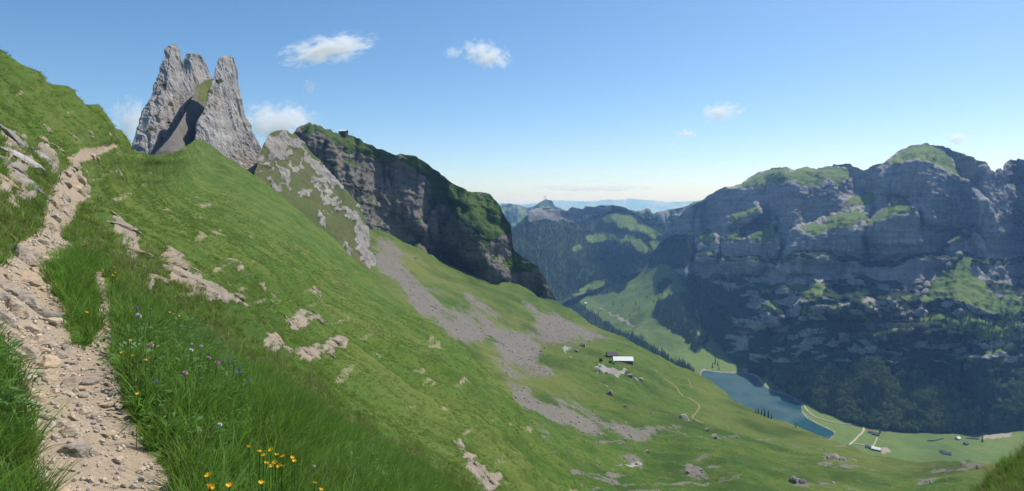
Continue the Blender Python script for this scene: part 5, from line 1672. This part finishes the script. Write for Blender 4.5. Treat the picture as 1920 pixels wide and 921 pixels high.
def flower(name, kind, px, py, size, height, label, group):
    ys = np.arange(py + 1, py + 330, 1.5)
    g = hill.sample(np.full(len(ys), float(px)), ys)
    v = (HZ - py) / F
    err = np.abs(g[:, 2] + height - v * g[:, 1])
    i = int(err.argmin())
    p = g[i]
    root = empty(name, p, random.uniform(0, 6.28))
    tag(root, label, "flower", group)
    lean = (random.uniform(-.02, .02), random.uniform(-.02, .02))
    bl = link("blossom", BLOS[kind], None, root)
    bl.location = (lean[0], lean[1], height)
    bl.scale = (size, size, size)
    bl.rotation_euler = (random.uniform(-.5, .5), random.uniform(-.5, .5), 0)
    co = []
    for t in (0, .5, 1):
        for k in range(3):
            a = 2.094 * k
            co.append((lean[0] * t * t + .0022 * math.cos(a), lean[1] * t * t + .0022 * math.sin(a), height * t))
    q = [(3 * r_ + k, 3 * r_ + (k + 1) % 3, 3 * r_ + 3 + (k + 1) % 3, 3 * r_ + 3 + k) for r_ in range(2) for k in range(3)]
    link("stem", fast_mesh("stem", co, quads=q), M_STEM, root)
for x, y in [(466, 841), (480, 846), (500, 847), (509, 852), (487, 858), (520, 856), (518, 866), (494, 868), (507, 871), (517, 878), (543, 861), (530, 873), (548, 864)]:
    flower("buttercup", "cup", x, y, .012, .40, "yellow buttercup in the cluster in the tall grass at the bottom", "buttercup cluster")
for x, y in [(383, 911), (392, 917), (390, 889), (423, 909), (489, 906), (583, 907), (596, 920)]:
    flower("buttercup", "cup", x, y, .012, .38, "yellow buttercup at the bottom edge below the buttercup cluster", "buttercups at the bottom edge")
for x, y in [(228, 661), (252, 668), (269, 676), (258, 740), (240, 640)]:
    flower("buttercup", "cup", x, y, .010, .30, "yellow buttercup by the right edge of the path", "buttercups beside the path")
for x, y in [(216, 501), (218, 512), (209, 517), (222, 523), (160, 455), (165, 458), (155, 460), (162, 586), (325, 590), (318, 586), (335, 592)]:
    flower("buttercup", "cup", x, y, .012, .25, "small yellow flower higher up beside the path", "yellow flowers up the path")
for x, y in [(257, 577), (279, 581)]:
    flower("bellflower", "bell", x, y, .010, .34, "violet bellflower beside the white seed head", "violet flowers by the seed head")
for x, y in [(421, 677), (428, 671), (434, 679), (448, 688), (438, 697), (455, 697), (292, 714), (466, 712)]:
    flower("bellflower", "bell", x, y, .0095, .34, "dusky blue bellflower in the patch along the grass brow", "blue flower patch")
for x, y in [(281, 648), (390, 672), (398, 680), (345, 700)]:
    flower("clover", "ball_pink", x, y, .016, .30, "pink clover head standing in the tall grass", "pink clover heads")
flower("dandelion_clock", "ball_seed", 257, 593, .022, .34, "white fluffy dandelion seed head beside two violet flowers", None)
for x, y in [(353, 647), (361, 655), (372, 650), (588, 877), (402, 800)]:
    flower("clover", "ball_seed", x, y, .013, .30, "small white flower head in the tall grass", "white flower heads")
